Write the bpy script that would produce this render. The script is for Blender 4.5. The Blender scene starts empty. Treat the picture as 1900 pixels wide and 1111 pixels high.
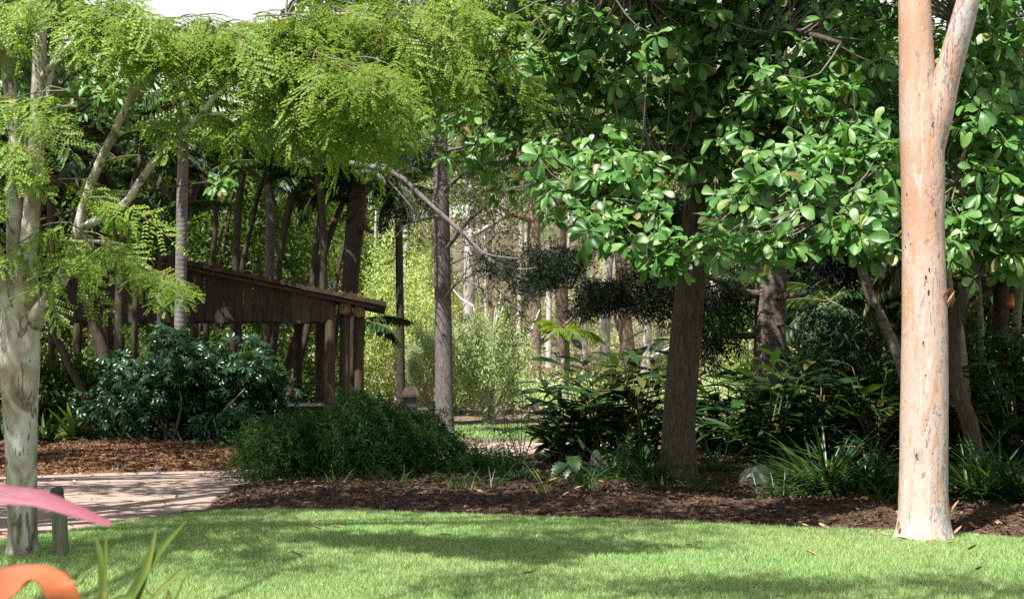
import bpy, math, random
import numpy as np
from mathutils import Vector, Matrix

random.seed(7)
RNG = np.random.default_rng(7)
sc = bpy.context.scene
COL = sc.collection

# ------------------------------------------------------------------ camera
F, HY, EYE = 2610.0, 690.0, 1.55          # focal length in photo pixels, horizon row, eye height
cd = bpy.data.cameras.new('camera')
cam = bpy.data.objects.new('camera', cd); COL.objects.link(cam)
cam.location = (0, 0, EYE); cam.rotation_euler = (math.radians(90), 0, 0)
cd.sensor_width = 36; cd.lens = 36 * F / 1900
cd.shift_y = (HY - 555.5) / 1900
cd.clip_start = 0.05; cd.clip_end = 2000
cd.dof.use_dof = True; cd.dof.focus_distance = 15; cd.dof.aperture_fstop = 9
sc.camera = cam

# ------------------------------------------------------------------ sky and sun
EL = math.radians(60); AZ = math.atan2(-0.30, -0.40)
S = Vector((math.sin(AZ) * math.cos(EL), math.cos(AZ) * math.cos(EL), math.sin(EL)))
w = bpy.data.worlds.new('World'); sc.world = w; w.use_nodes = True
nt = w.node_tree; nt.nodes.clear()
out = nt.nodes.new('ShaderNodeOutputWorld'); bg = nt.nodes.new('ShaderNodeBackground')
sky = nt.nodes.new('ShaderNodeTexSky'); sky.sky_type = 'NISHITA'; sky.sun_disc = False
sky.sun_elevation = EL; sky.sun_rotation = AZ; sky.dust_density = 2.0
tc = nt.nodes.new('ShaderNodeTexCoord'); no = nt.nodes.new('ShaderNodeTexNoise')
no.inputs['Scale'].default_value = 2.2; no.inputs['Detail'].default_value = 6
rp = nt.nodes.new('ShaderNodeValToRGB')
rp.color_ramp.elements[0].position = 0.53; rp.color_ramp.elements[1].position = 0.65
mx = nt.nodes.new('ShaderNodeMixRGB'); mx.inputs[2].default_value = (12.0, 12.2, 12.5, 1)
nt.links.new(tc.outputs['Generated'], no.inputs['Vector'])
sep = nt.nodes.new('ShaderNodeSeparateXYZ'); nt.links.new(tc.outputs['Generated'], sep.inputs[0])
mr = nt.nodes.new('ShaderNodeMapRange'); mr.inputs[1].default_value = 0.15; mr.inputs[2].default_value = 0.6; mr.inputs[3].default_value = 0.26; mr.inputs[4].default_value = -0.04
nt.links.new(sep.outputs['Z'], mr.inputs[0])                     # cloud banks thicken towards the horizon all round
ad = nt.nodes.new('ShaderNodeMath'); ad.operation = 'ADD'; nt.links.new(no.outputs['Fac'], ad.inputs[0]); nt.links.new(mr.outputs[0], ad.inputs[1])
nt.links.new(ad.outputs[0], rp.inputs[0])
nt.links.new(rp.outputs[0], mx.inputs[0]); nt.links.new(sky.outputs[0], mx.inputs[1])
nt.links.new(mx.outputs[0], bg.inputs['Color']); nt.links.new(bg.outputs[0], out.inputs[0])
bg.inputs['Strength'].default_value = 0.05
ld = bpy.data.lights.new('sun', 'SUN'); ld.energy = 5.0; ld.angle = math.radians(0.5); ld.color = (1, 0.972, 0.925)
lo = bpy.data.objects.new('sun', ld); COL.objects.link(lo); lo.location = (-6, -8, 30)
lo.rotation_euler = (-S).to_track_quat('-Z', 'Y').to_euler()
sc.view_settings.view_transform = 'Standard'; sc.view_settings.look = 'None'
sc.view_settings.gamma = 1; sc.view_settings.use_curve_mapping = False
sc.view_settings.exposure = 1.15
cy = sc.cycles
cy.use_denoising = False
cy.max_bounces = 7; cy.diffuse_bounces = 3; cy.glossy_bounces = 2; cy.transmission_bounces = 5
cy.transparent_max_bounces = 4; cy.sample_clamp_indirect = 4; cy.caustics_reflective = False; cy.caustics_refractive = False

# ------------------------------------------------------------------ helpers
def P(px, py, d):
    """A place d metres in front of the camera, as seen at this photo pixel."""
    return Vector(((px - 950) / F * d, d, EYE + (HY - py) / F * d))
def Gd(px, py):
    d = EYE * F / (py - HY); return ((px - 950) / F * d, d)
def X(px, d): return (px - 950) / F * d
def hill(x, y):
    y = np.asarray(y, float); x = np.asarray(x, float)
    t = np.clip(y - 40, 0, None)
    h = np.where(t < 60, 0.0017 * t * t, 6.12 + (t - 60) * 0.204)
    return h + np.where(t > 0, np.minimum(t / 20, 1) * 0.25 * np.sin(x * 0.31 + y * 0.17), 0)
def nrm(a): return a / np.maximum(np.linalg.norm(a, axis=-1, keepdims=True), 1e-9)
def frames(ax, up):
    y = nrm(ax); z = nrm(up - (up * y).sum(-1, keepdims=True) * y); x = np.cross(y, z)
    return np.stack([x, y, z], -1)
def rand_dir(n, zb=0.0, rng=RNG):
    v = nrm(rng.normal(size=(n, 3))); v[:, 2] += zb; return nrm(v)

class Geo:
    """Collects vertices and polygons; build() links them as ONE mesh object."""
    def __init__(s): s.V, s.Fs, s.n, s.U = [], [], 0, []
    def add(s, V, *Fs, mi=0, uv=None):
        V = np.asarray(V, float).reshape(-1, 3)
        for f in Fs:
            f = np.asarray(f, int)
            if f.size: s.Fs.append((f + s.n, mi))
        s.V.append(V); s.n += len(V); s.U.append(np.zeros((len(V), 2)) if uv is None else uv); return s
    def mass(s, T, R, sc_, L, mi=0):
        """Copies of template T=(V,faces) with rotations R, scales sc_, places L."""
        TV, TF = T; n = len(L); sc_ = np.asarray(sc_, float)
        sc_ = np.broadcast_to(sc_.reshape(n, 1, -1) if sc_.ndim else sc_, (n, 1, 3 if sc_.ndim == 2 else 1))
        V = np.einsum('nij,nkj->nki', R, TV[None] * sc_) + np.asarray(L)[:, None]
        off = (np.arange(n) * len(TV))
        s.add(V, *[(f[None] + off[:, None, None]).reshape(-1, f.shape[1]) for f in TF], mi=mi, uv=np.tile(TV[:, :2], (n, 1))); return s
    def mesh(s, name, mats, origin=(0, 0, 0), smooth=True):
        m = bpy.data.meshes.new(name)
        V = np.concatenate(s.V) - np.asarray(origin, float)
        m.vertices.add(len(V)); m.vertices.foreach_set('co', V.astype(np.float32).ravel())
        loops = np.concatenate([f.ravel() for f, _ in s.Fs]); tot = np.concatenate([np.full(len(f), f.shape[1]) for f, _ in s.Fs])
        m.loops.add(len(loops)); m.loops.foreach_set('vertex_index', loops.astype(np.int32))
        m.polygons.add(len(tot)); st = np.concatenate([[0], np.cumsum(tot)[:-1]])
        m.polygons.foreach_set('loop_start', st.astype(np.int32))
        m.polygons.foreach_set('material_index', np.concatenate([np.full(len(f), i) for f, i in s.Fs]).astype(np.int32))
        m.polygons.foreach_set('use_smooth', np.full(len(tot), smooth))
        for mt in (mats if isinstance(mats, (list, tuple)) else [mats]): m.materials.append(mt)
        u = np.concatenate(s.U)
        if u.any(): a = m.attributes.new('leaf_place', 'FLOAT2', 'POINT'); a.data.foreach_set('vector', u.astype(np.float32).ravel())
        m.update(calc_edges=True); return m
    def build(s, name, mats, parent=None, smooth=True, kind=None):
        o = bpy.data.objects.new(name, s.mesh(name, mats, parent_loc(parent), smooth)); COL.objects.link(o)
        if parent: o.parent = parent
        if kind: o['kind'] = kind
        return o
def parent_loc(p):
    return p.get('_o', (0, 0, 0)) if p is not None else (0, 0, 0)
def tag(o, label, cat, group=None, kind=None):
    if label: o['label'] = label
    if cat: o['category'] = cat
    if group: o['group'] = group
    if kind: o['kind'] = kind
    return o
ORIG = {}
def thing(name, loc, label, cat, group=None):
    o = bpy.data.objects.new(name, None); COL.objects.link(o); o.location = loc; o.empty_display_size = 0.2
    ORIG[o.name] = tuple(loc); return tag(o, label, cat, group)
def parent_loc(p):
    return ORIG.get(p.name, (0, 0, 0)) if p is not None else (0, 0, 0)
def inst(name, mesh, parent, R, s, L):
    """One part sharing a mesh; R 3x3 (columns x,y,z), s scale, L world place."""
    o = bpy.data.objects.new(name, mesh); COL.objects.link(o); o.parent = parent
    M = Matrix(R.tolist()).to_4x4() @ Matrix.Scale(float(s), 4)
    M.translation = Vector(L) - Vector(parent_loc(parent)); o.matrix_basis = M; return o
def dup(root, loc, rz=0, s=1, label=None, cat=None, group=None):
    def cp(o, par):
        c = o.copy(); COL.objects.link(c)
        if par: c.parent = par
        for ch in o.children: cp(ch, c)
        return c
    r = cp(root, None); r.location = loc; r.rotation_euler = (0, 0, rz)
    r.scale = (s, s, s) if not isinstance(s, tuple) else s
    ORIG[r.name] = tuple(loc)
    if label: r['label'] = label
    if cat: r['category'] = cat
    if group: r['group'] = group
    return r

def spline(pts, n):
    p = np.array([list(q) for q in pts], float); k = len(p)
    t = np.linspace(0, k - 1, n); i = np.clip(t.astype(int), 0, k - 2); f = (t - i)[:, None]
    g = lambda j: p[np.clip(j, 0, k - 1)]
    a, b, c, d = g(i - 1), g(i), g(i + 1), g(i + 2)
    if p.shape[1] == 1: pass
    return 0.5 * (2 * b + (c - a) * f + (2 * a - 5 * b + 4 * c - d) * f ** 2 + (3 * b - a - 3 * c + d) * f ** 3)
def tube(pts, radii, n=24, sides=10, rough=0.05, seed=0, cap=True, flare=0.0):
    """Tapered, uneven tube through pts."""
    rg = np.random.default_rng(seed + 11)
    C = spline(pts, n); r = spline([[q] for q in radii], n)[:, 0].clip(0.001)
    T = nrm(np.gradient(C, axis=0)); ref = np.array([0.0, 1, 0]) if abs(T[0][1]) < 0.8 else np.array([1.0, 0, 0])
    A = nrm(np.cross(T, np.broadcast_to(ref, T.shape))); B = np.cross(T, A)
    th = np.linspace(0, 2 * np.pi, sides, endpoint=False)
    ph = rg.uniform(0, 6.28, 4)
    s = np.linspace(0, 1, n)[:, None]
    k = 1 + rough * (np.sin(2 * th[None] + ph[0] + 5 * s) + 0.7 * np.sin(3 * th[None] + ph[1] - 9 * s) + rg.normal(size=(n, sides)) * 0.35)
    if flare: k = k + flare * np.exp(-s * n / 2.2) * (np.sin(5 * th[None] + ph[2]) + .6 * np.sin(3 * th[None] + ph[3]))
    V = C[:, None] + (r[:, None] * k)[..., None] * (np.cos(th)[None, :, None] * A[:, None] + np.sin(th)[None, :, None] * B[:, None])
    i = np.arange(n - 1)[:, None] * sides; j = np.arange(sides)[None]; j2 = (j + 1) % sides
    Q = np.stack([i + j, i + j2, i + sides + j2, i + sides + j], -1).reshape(-1, 4)
    V = V.reshape(-1, 3)
    if cap:
        V = np.concatenate([V, C[-1:], C[:1]]); e = (n - 1) * sides; J = np.arange(sides); J2 = (J + 1) % sides
        Tt = np.concatenate([np.stack([e + J, e + J2, np.full(sides, n * sides)], -1), np.stack([J2, J, np.full(sides, n * sides + 1)], -1)])
        return V, Q, Tt
    return V, Q
def pxtube(pts, base_d=None, n=24, sides=10, rough=0.05, seed=0):
    """pts: (px, py, depth, width in photo pixels)"""
    return tube([P(a, b, d) for a, b, d, _ in pts], [wd / 2 / F * d for _, _, d, wd in pts], n, sides, rough, seed)
def box(c, sz, R=None):
    v = np.array([[x, y, z] for x in (-.5, .5) for y in (-.5, .5) for z in (-.5, .5)]) * np.array(sz)
    if R is not None: v = v @ np.array(R).T
    f = np.array([[0, 1, 3, 2], [4, 6, 7, 5], [0, 4, 5, 1], [2, 3, 7, 6], [0, 2, 6, 4], [1, 5, 7, 3]])
    return v + np.array(c), f
def bevbox(c, sz, b=0.02, R=None):
    """Box with chamfered vertical edges and top."""
    x, y, z = sz[0] / 2, sz[1] / 2, sz[2] / 2
    def ring(i, zz):
        X_, Y_ = x - i, y - i
        return [[-X_ + b, -Y_, zz], [X_ - b, -Y_, zz], [X_, -Y_ + b, zz], [X_, Y_ - b, zz], [X_ - b, Y_, zz], [-X_ + b, Y_, zz], [-X_, Y_ - b, zz], [-X_, -Y_ + b, zz]]
    V = np.array(ring(0, -z) + ring(0, z - b) + ring(b, z)); 
    if R is not None: V = V @ np.array(R).T
    Q = [[r * 8 + k, r * 8 + (k + 1) % 8, r * 8 + 8 + (k + 1) % 8, r * 8 + 8 + k] for r in (0, 1) for k in range(8)]
    return V + np.array(c), np.array(Q), np.array([[16, 17, 18, 19, 20, 21, 22, 23]]), np.array([[7, 6, 5, 4, 3, 2, 1, 0]])

# ------------------------------------------------------------------ leaf templates (axis +Y, face +Z)
def blade(st, hw, droop=0.2, fold=0.1, wave=0.0):
    st = np.array(st, float); hw = np.array(hw, float); n = len(st)
    z = -droop * st ** 2
    V = np.stack([np.stack([-hw, st, z + fold * hw + wave * np.sin(st * 9)], -1), np.stack([0 * st, st, z], -1),
                  np.stack([hw, st, z + fold * hw - wave * np.sin(st * 9)], -1)], 1).reshape(-1, 3)
    q = []
    for i in range(n - 1):
        a = i * 3; q += [[a, a + 1, a + 4, a + 3], [a + 1, a + 2, a + 5, a + 4]]
    return V, [np.array(q)]
OBOV = [blade([0, .12, .35, .62, .82, .95, 1], np.array([.02, .05, .16, .27, .28, .17, .02]) * wk, d, f, wv) for d, f, wv, wk in ((.25, .35, .03, 1), (.5, .15, .05, .85), (.08, .6, -.03, 1.05), (.7, .4, .02, .7))]
LANCE = [blade([0, .1, .35, .65, .88, 1], [.012, .05, .09, .085, .045, .0], d, f) for d, f in ((.3, .3), (.55, .2), (.12, .45))]
STRAP = [blade([0, .25, .5, .75, 1], [.016, .02, .018, .012, .001], d, .6) for d in (.25, .6, .95)]
SMALL = (np.array([[0, 0, 0], [.22, .45, .06], [0, 1, -.12], [-.22, .45, .06]]), [np.array([[0, 1, 2, 3]])])
NARROW = (np.array([[0, 0, 0], [.09, .4, .02], [0, 1, -.15], [-.09, .4, .02]]), [np.array([[0, 1, 2, 3]])])
def palmate(n=7):
    g = Geo()
    for k in range(n):
        a = (k - (n - 1) / 2) * 0.78
        c, s = math.cos(a), math.sin(a)
        T = blade([0, .3, .65, .9, 1], [.02, .14, .18, .12, .02], .45, .35)
        g.add((T[0] + np.array([0, .08, 0])) @ np.array([[c, -s, 0], [s, c, 0], [0, 0, 1.0]]).T, *T[1])
    return g
def bipinnate(seed, pairs=7, leafl=8):
    """A feathery double-pinnate frond, length about 1."""
    rg = np.random.default_rng(seed); g = Geo(); ax, up, L, Sz = [], [], [], []
    dr = rg.uniform(.25, .5)
    zc = lambda t: -dr * t ** 2
    for i in range(pairs + 1):
        t = .12 + .8 * i / pairs
        for sd in ((-1, 1) if i < pairs else (0,)):
            if sd and rg.uniform() < .08: continue
            pl = (.36 * math.sin(math.pi * (.25 + .6 * i / pairs)) + .05) * rg.uniform(.72, 1.15)
            an = sd * math.radians(rg.uniform(44, 72))
            dx = np.array([math.sin(an), math.cos(an), -.35 - dr * t * .5 + rg.normal() * .22])
            for k in range(leafl):
                f = (k + .8) / leafl
                b = np.array([0, t, zc(t)]) + dx * pl * f + np.array([0, 0, -.12 * pl * f * f])
                for q in (-1, 1):
                    a2 = an + q * math.radians(68 + rg.uniform(-14, 14))
                    ax.append([math.sin(a2), math.cos(a2), -.25 + rg.uniform(-.2, .15)]); up.append([rg.uniform(-.25, .25), rg.uniform(-.25, .25), 1])
                    L.append(b + rg.normal(size=3) * .004); Sz.append(.060 * (1 - .3 * abs(f - .5)) * rg.uniform(.85, 1.15))
    R = frames(np.array(ax), np.array(up))
    T = (np.array([[0, 0, 0], [.3, .25, 0], [.3, .85, -.03], [0, 1, -.05], [-.3, .85, -.03], [-.3, .25, 0]]), [np.array([[0, 1, 2, 3], [0, 3, 4, 5]])])
    g.mass(T, R, np.array(Sz), np.array(L))
    t = np.linspace(0, .95, 6)
    g.add(*tube(np.stack([0 * t, t, zc(t)], -1), [.008] * 5 + [.003], 6, 3, 0, cap=False), mi=1)
    return g
def palmfrond(seed, n=34, droop=.75, ll=.34, wd=.017, hang=.55):
    rg = np.random.default_rng(seed); g = Geo()
    t = np.linspace(0, 1, n); ang = droop * 1.5 * t
    C = np.zeros((n, 3)); dt = 1 / (n - 1)
    for i in range(1, n): C[i] = C[i - 1] + dt * np.array([0, math.cos(ang[i]), -math.sin(ang[i])])
    g.add(*tube(C, [.016, .012, .008, .003], 12, 4, 0, cap=False), mi=1)
    ax, up, L, Sz = [], [], [], []
    for i in range(4, n):
        tg = np.array([0, math.cos(ang[i]), -math.sin(ang[i])])
        for sd in (-1, 1):
            a = math.radians(62 - 38 * t[i] + rg.uniform(-7, 7))
            ax.append(sd * np.array([1, 0, 0]) * math.sin(a) + tg * math.cos(a) + np.array([0, 0, -hang * rg.uniform(.6, 1.4)]))
            up.append([-sd * .5, 0, 1]); L.append(C[i]); Sz.append(ll * math.sin(math.pi * (.18 + .72 * t[i])) * rg.uniform(.85, 1.1))
    k = wd / ll * 2
    T = (np.array([[0, 0, 0], [k, .3, .02], [k * .8, .65, -.06], [0, 1, -.22], [-k * .8, .65, -.06], [-k, .3, .02]]), [np.array([[0, 1, 2, 3], [0, 3, 4, 5]])])
    g.mass(T, frames(np.array(ax), np.array(up)), np.array(Sz), np.array(L)); return g

# ------------------------------------------------------------------ materials
class N:
    def __init__(s, name):
        s.m = bpy.data.materials.new(name); s.m.use_nodes = True; s.t = s.m.node_tree; s.t.nodes.clear()
        s.out = s.n('ShaderNodeOutputMaterial'); s.co = s.n('ShaderNodeTexCoord')
    def n(s, k, **kw):
        x = s.t.nodes.new(k)
        for a, b in kw.items(): setattr(x, a, b)
        return x
    def l(s, a, b): s.t.links.new(a, b)
    def noise(s, scale, detail=5, rough=.55, stretch=None, dist=0):
        x = s.n('ShaderNodeTexNoise'); x.inputs['Scale'].default_value = scale; x.inputs['Detail'].default_value = detail
        x.inputs['Roughness'].default_value = rough; x.inputs['Distortion'].default_value = dist
        src = s.co.outputs['Object']
        if stretch:
            mp = s.n('ShaderNodeMapping'); mp.inputs['Scale'].default_value = stretch; s.l(src, mp.inputs[0]); src = mp.outputs[0]
        s.l(src, x.inputs['Vector']); return x.outputs['Fac']
    def ramp(s, fac, stops, const=False):
        r = s.n('ShaderNodeValToRGB'); e = r.color_ramp.elements
        if const: r.color_ramp.interpolation = 'CONSTANT'
        while len(e) < len(stops): e.new(.5)
        for i, (p, c) in enumerate(stops): e[i].position = p; e[i].color = (c, c, c, 1) if isinstance(c, (int, float)) else (*c, 1)
        s.l(fac, r.inputs[0]); return r.outputs[0]
    def mix(s, f, a, b, mode='MIX'):
        x = s.n('ShaderNodeMixRGB', blend_type=mode)
        for i, v in enumerate((f, a, b)):
            if hasattr(v, 'is_linked'): s.l(v, x.inputs[i])
            else: x.inputs[i].default_value = v if i == 0 else (*v, 1)
        return x.outputs[0]
    def math(s, op, a, b=0):
        x = s.n('ShaderNodeMath', operation=op)
        for i, v in enumerate((a, b)):
            if hasattr(v, 'is_linked'): s.l(v, x.inputs[i])
            else: x.inputs[i].default_value = v
        return x.outputs[0]
    def rnd(s):
        g = s.n('ShaderNodeNewGeometry'); o = s.n('ShaderNodeObjectInfo')
        return s.math('FRACT', s.math('ADD', g.outputs['Random Per Island'], o.outputs['Random']))
    def done(s, col, rough=.8, spec=.3, bump=None, bd=.02, bs=.6, trans=None, tf=.4):
        p = s.n('ShaderNodeBsdfPrincipled')
        if hasattr(col, 'is_linked'): s.l(col, p.inputs['Base Color'])
        else: p.inputs['Base Color'].default_value = (*col, 1)
        if hasattr(rough, 'is_linked'): s.l(rough, p.inputs['Roughness'])
        else: p.inputs['Roughness'].default_value = rough
        p.inputs['Specular IOR Level'].default_value = spec
        if bump is not None:
            b = s.n('ShaderNodeBump'); b.inputs['Distance'].default_value = bd; b.inputs['Strength'].default_value = bs
            s.l(bump, b.inputs['Height']); s.l(b.outputs[0], p.inputs['Normal'])
        o = p.outputs[0]
        if trans is not None:
            t = s.n('ShaderNodeBsdfTranslucent'); s.l(trans, t.inputs[0])
            mm = s.n('ShaderNodeMixShader'); mm.inputs[0].default_value = tf
            s.l(o, mm.inputs[1]); s.l(t.outputs[0], mm.inputs[2]); o = mm.outputs[0]
        s.l(o, s.out.inputs[0]); return s.m
def leafmat(name, a, b, c=None, rough=.45, spec=.4, tf=.4, ty=(1.5, 1.45, .5)):
    """a..b the usual range of leaf colours, c the odd leaf."""
    k = N(name); r = k.rnd()
    stops = [(0, a), (.85, b)] + ([(.93, c)] if c else [])
    col = k.ramp(r, stops)
    return k.done(col, rough, spec, trans=k.mix(1, col, ty, 'MULTIPLY'), tf=tf)
def plain(name, a, b, scale=6, rough=.8, spec=.3, stretch=None, bd=.01, detail=6, lo=.3, hi=.7):
    k = N(name); f = k.noise(scale, detail, .6, stretch)
    return k.done(k.ramp(f, [(lo, a), (hi, b)]), rough, spec, f, bd)
def barkmat(name, a, b, vs=(9, 9, 1.6), bd=.03, rough=.9, extra=None):
    k = N(name); f = k.noise(2.2, 8, .65, vs, .6); g = k.noise(1.1, 3)
    col = k.ramp(f, [(.3, a), (.68, b)]); 
    if extra: col = k.mix(k.ramp(g, [(.5, 0), (.66, .75)]), col, extra)
    return k.done(col, rough, .2, f, bd, .9)

M = {}
def frondmat():
    k = N('feathery_leaf'); col = k.ramp(k.rnd(), [(0, (.13, .235, .026)), (.85, (.235, .335, .042)), (1, (.29, .33, .045))]); n = k.noise(1.6, 3)
    col = k.mix(k.ramp(n, [(.4, .55), (.56, 0)]), col, (.10, .165, .02)); o = k.n('ShaderNodeObjectInfo')  # broad darker drifts put crown shading into the leaf colour
    col = k.mix(k.ramp(o.outputs['Random'], [(.7, 0), (1, .4)]), col, (.23, .22, .035))
    return k.done(col, .5, .25, trans=k.mix(1, col, (1.4, 1.5, .45), 'MULTIPLY'), tf=.36)
M['frond'] = frondmat()
M['frond_stalk'] = plain('frond_stalk', (.12, .14, .03), (.2, .16, .05), 20)
M['broad'] = leafmat('broad_leaf', (.055, .155, .042), (.10, .225, .068), (.17, .23, .04), .36, .4, .36, (1.3, 1.6, .4))
def broadmat():
    k = N('broad_leaf'); col = k.ramp(k.rnd(), [(0, (.046, .15, .026)), (.5, (.098, .235, .042)), (.9, (.17, .325, .07)), (.965, (.23, .29, .06)), (1, (.22, .15, .05))])
    at = k.n('ShaderNodeAttribute', attribute_name='leaf_place'); sp = k.n('ShaderNodeSeparateXYZ'); k.l(at.outputs['Vector'], sp.inputs[0])
    ax = k.math('ABSOLUTE', sp.outputs['X']); rib = k.ramp(ax, [(.008, 1), (.022, 0)])
    wv = k.math('SINE', k.math('MULTIPLY', k.math('SUBTRACT', sp.outputs['Y'], k.math('MULTIPLY', ax, .8)), 62)); vein = k.ramp(wv, [(.85, 0), (.99, .14)])
    col = k.mix(k.math('MAXIMUM', k.math('MULTIPLY', rib, .7), vein), col, (.2, .3, .12)); n = k.noise(9, 4)
    col = k.mix(k.ramp(n, [(.35, .35), (.6, 0)]), col, (.03, .1, .03))
    return k.done(col, k.ramp(n, [(.3, .5), (.7, .36)]), .5, n, .003, .4, trans=k.mix(1, col, (1.3, 1.6, .4), 'MULTIPLY'), tf=.24)
M['broad'] = broadmat()
M['twig'] = barkmat('twig_bark', (.10, .085, .06), (.24, .21, .17), (6, 6, 2), .006)
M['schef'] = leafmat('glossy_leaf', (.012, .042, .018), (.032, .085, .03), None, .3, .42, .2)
M['feather'] = leafmat('feather_shrub_leaf', (.018, .052, .013), (.045, .11, .02), None, .5, .3, .4)
M['ginger'] = leafmat('ginger_leaf', (.016, .046, .016), (.04, .09, .022), (.12, .12, .035), .38, .45, .3)
M['cane'] = plain('cane_green', (.06, .1, .03), (.2, .16, .06), 4)
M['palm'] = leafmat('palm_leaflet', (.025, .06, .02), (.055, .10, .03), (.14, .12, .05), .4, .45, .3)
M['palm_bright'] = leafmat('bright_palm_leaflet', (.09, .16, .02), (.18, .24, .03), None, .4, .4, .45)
M['rachis'] = plain('palm_rachis', (.07, .09, .03), (.15, .14, .06), 8)
M['dead'] = leafmat('dead_frond', (.16, .11, .06), (.3, .21, .12), None, .8, .2, .2)
M['gum_leaf'] = leafmat('gum_leaf', (.14, .21, .07), (.30, .38, .14), (.37, .37, .2), .5, .3, .28)
M['lime'] = leafmat('lime_leaf', (.30, .40, .10), (.50, .57, .23), None, .5, .3, .3)
M['greyleaf'] = leafmat('grey_green_leaf', (.30, .38, .16), (.48, .55, .29), None, .55, .3, .22)
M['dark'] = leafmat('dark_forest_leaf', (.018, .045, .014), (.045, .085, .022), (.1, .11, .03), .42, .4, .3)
M['mid'] = leafmat('mid_forest_leaf', (.06, .125, .025), (.14, .22, .045), None, .45, .35, .45)
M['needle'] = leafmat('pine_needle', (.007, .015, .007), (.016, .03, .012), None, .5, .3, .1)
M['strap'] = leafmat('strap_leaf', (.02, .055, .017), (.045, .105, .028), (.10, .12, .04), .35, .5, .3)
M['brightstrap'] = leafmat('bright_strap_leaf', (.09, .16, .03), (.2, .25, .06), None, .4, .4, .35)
M['bark_brown'] = barkmat('fissured_brown_bark', (.034, .029, .021), (.145, .118, .082), (12, 12, 2.2), .06)
M['bark_hoop'] = barkmat('hooped_dark_bark', (.06, .048, .04), (.27, .22, .185), (3, 3, 9), .025)
M['bark_pine'] = barkmat('grey_pine_bark', (.08, .07, .066), (.22, .19, .185), (10, 10, 2.4), .04)
M['bark_dark'] = barkmat('dark_stem_bark', (.025, .02, .016), (.09, .07, .052), (7, 7, 2), .02)
M['bark_grey'] = barkmat('grey_branch_bark', (.12, .1, .085), (.3, .27, .24), (6, 6, 1.5), .012)
M['gum_white'] = barkmat('pale_gum_bark', (.33, .3, .27), (.62, .59, .55), (3, 3, .6), .008, .8, (.25, .19, .13))
M['gum_brown'] = barkmat('brown_gum_bark', (.13, .09, .065), (.3, .22, .17), (6, 6, 1), .02)
def palm_bark(name, a, b):
    k = N(name); wv = k.n('ShaderNodeTexWave', wave_type='BANDS', bands_direction='Z'); wv.inputs['Scale'].default_value = 3.2
    wv.inputs['Distortion'].default_value = 2.5; wv.inputs['Detail'].default_value = 3; k.l(k.co.outputs['Object'], wv.inputs[0])
    f = k.noise(7, 6); col = k.mix(k.math('MULTIPLY', wv.outputs['Fac'], .25), k.ramp(f, [(.3, a), (.7, b)]), tuple(x * .45 for x in a))
    return k.done(col, .85, .2, wv.outputs['Fac'], .006, .6)
M['palm_trunk'] = palm_bark('ringed_palm_trunk', (.12, .11, .1), (.23, .215, .2))
M['palm_tan'] = palm_bark('tan_palm_stem', (.2, .16, .09), (.38, .32, .2))
M['palm_green'] = palm_bark('green_palm_stem', (.13, .17, .07), (.27, .3, .16))
def leopard():
    k = N('leopard_bark'); a = k.noise(2.6, 4, .5, (1.6, 1.6, .8), 1.2); b = k.noise(9, 3, .5, (1.6, 1.6, .55), 1.0); c = k.noise(1.5, 4); f = k.noise(60, 4, .6)
    col = k.ramp(a, [(.38, (.20, .175, .12)), (.47, (.40, .365, .29)), (.54, (.50, .47, .41)), (.66, (.56, .535, .49))])
    col = k.mix(k.ramp(c, [(.52, 0), (.6, .7)]), col, (.27, .19, .12))
    col = k.mix(k.ramp(b, [(.58, 0), (.62, .85)]), col, (.10, .09, .075))
    return k.done(col, .75, .25, k.mix(.5, b, f), .012, .7)
M['leopard'] = leopard()
def pinkbark():
    k = N('pink_gum_bark'); a = k.noise(3.2, 6, .65, (2.4, 2.4, .4), 1.4); b = k.noise(4.5, 7, .65, (2.2, 2.2, .45), 1.8); c = k.noise(26, 5, .7, (1, 1, .6)); d = k.noise(11, 4, .55, (1.6, 1.6, .55), 2.4); e = k.noise(1.1, 4, .6, (1.5, 1.5, .8), .8)
    sp = k.n('ShaderNodeSeparateXYZ'); k.l(k.co.outputs['Object'], sp.inputs[0])
    hz = k.math('MULTIPLY', sp.outputs['Z'], .2)                       # the bark pales towards the butt
    col = k.mix(k.ramp(hz, [(.1, 0), (.65, 1)]), (.49, .395, .35), (.45, .275, .2))
    col = k.mix(k.ramp(e, [(.45, 0), (.6, .6)]), col, (.52, .40, .335))
    col = k.mix(k.ramp(a, [(.55, 0), (.58, .8)]), col, (.47, .25, .14))
    col = k.mix(k.ramp(a, [(.38, .75), (.42, 0)]), col, (.54, .475, .43))
    sx = k.math('ADD', k.math('MULTIPLY', sp.outputs['X'], .5), b)    # grey old bark stays on the right-hand side
    col = k.mix(k.ramp(sx, [(.585, 0), (.615, .8)]), col, (.40, .39, .395))
    col = k.mix(k.ramp(d, [(.69, 0), (.715, .7)]), col, (.2, .12, .085))
    col = k.mix(k.ramp(c, [(.32, .45), (.5, 0)]), col, (.27, .2, .165))
    hgt = k.mix(.6, k.mix(.5, d, c), k.ramp(sx, [(.585, 0), (.615, 1)]))
    return k.done(col, .7, .22, hgt, .025, .9)
M['pink'] = pinkbark()
M['flake'] = plain('bark_flake', (.26, .13, .08), (.5, .3, .18), 12, .8)
def grassmat():
    k = N('lawn_grass_blade'); r = k.rnd(); f = k.noise(.5, 4)
    col = k.ramp(r, [(0, (.15, .30, .07)), (.45, (.275, .455, .145)), (.85, (.41, .56, .255)), (1, (.54, .5, .32))])
    col = k.mix(k.ramp(f, [(.35, .5), (.6, 0)]), col, (.40, .44, .20)); f2 = k.noise(1.7, 5, .65); col = k.mix(k.ramp(f2, [(.55, 0), (.7, .55)]), col, (.16, .30, .08))
    return k.done(col, .55, .25, trans=k.mix(1, col, (1.3, 1.35, .6), 'MULTIPLY'), tf=.25)
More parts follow.
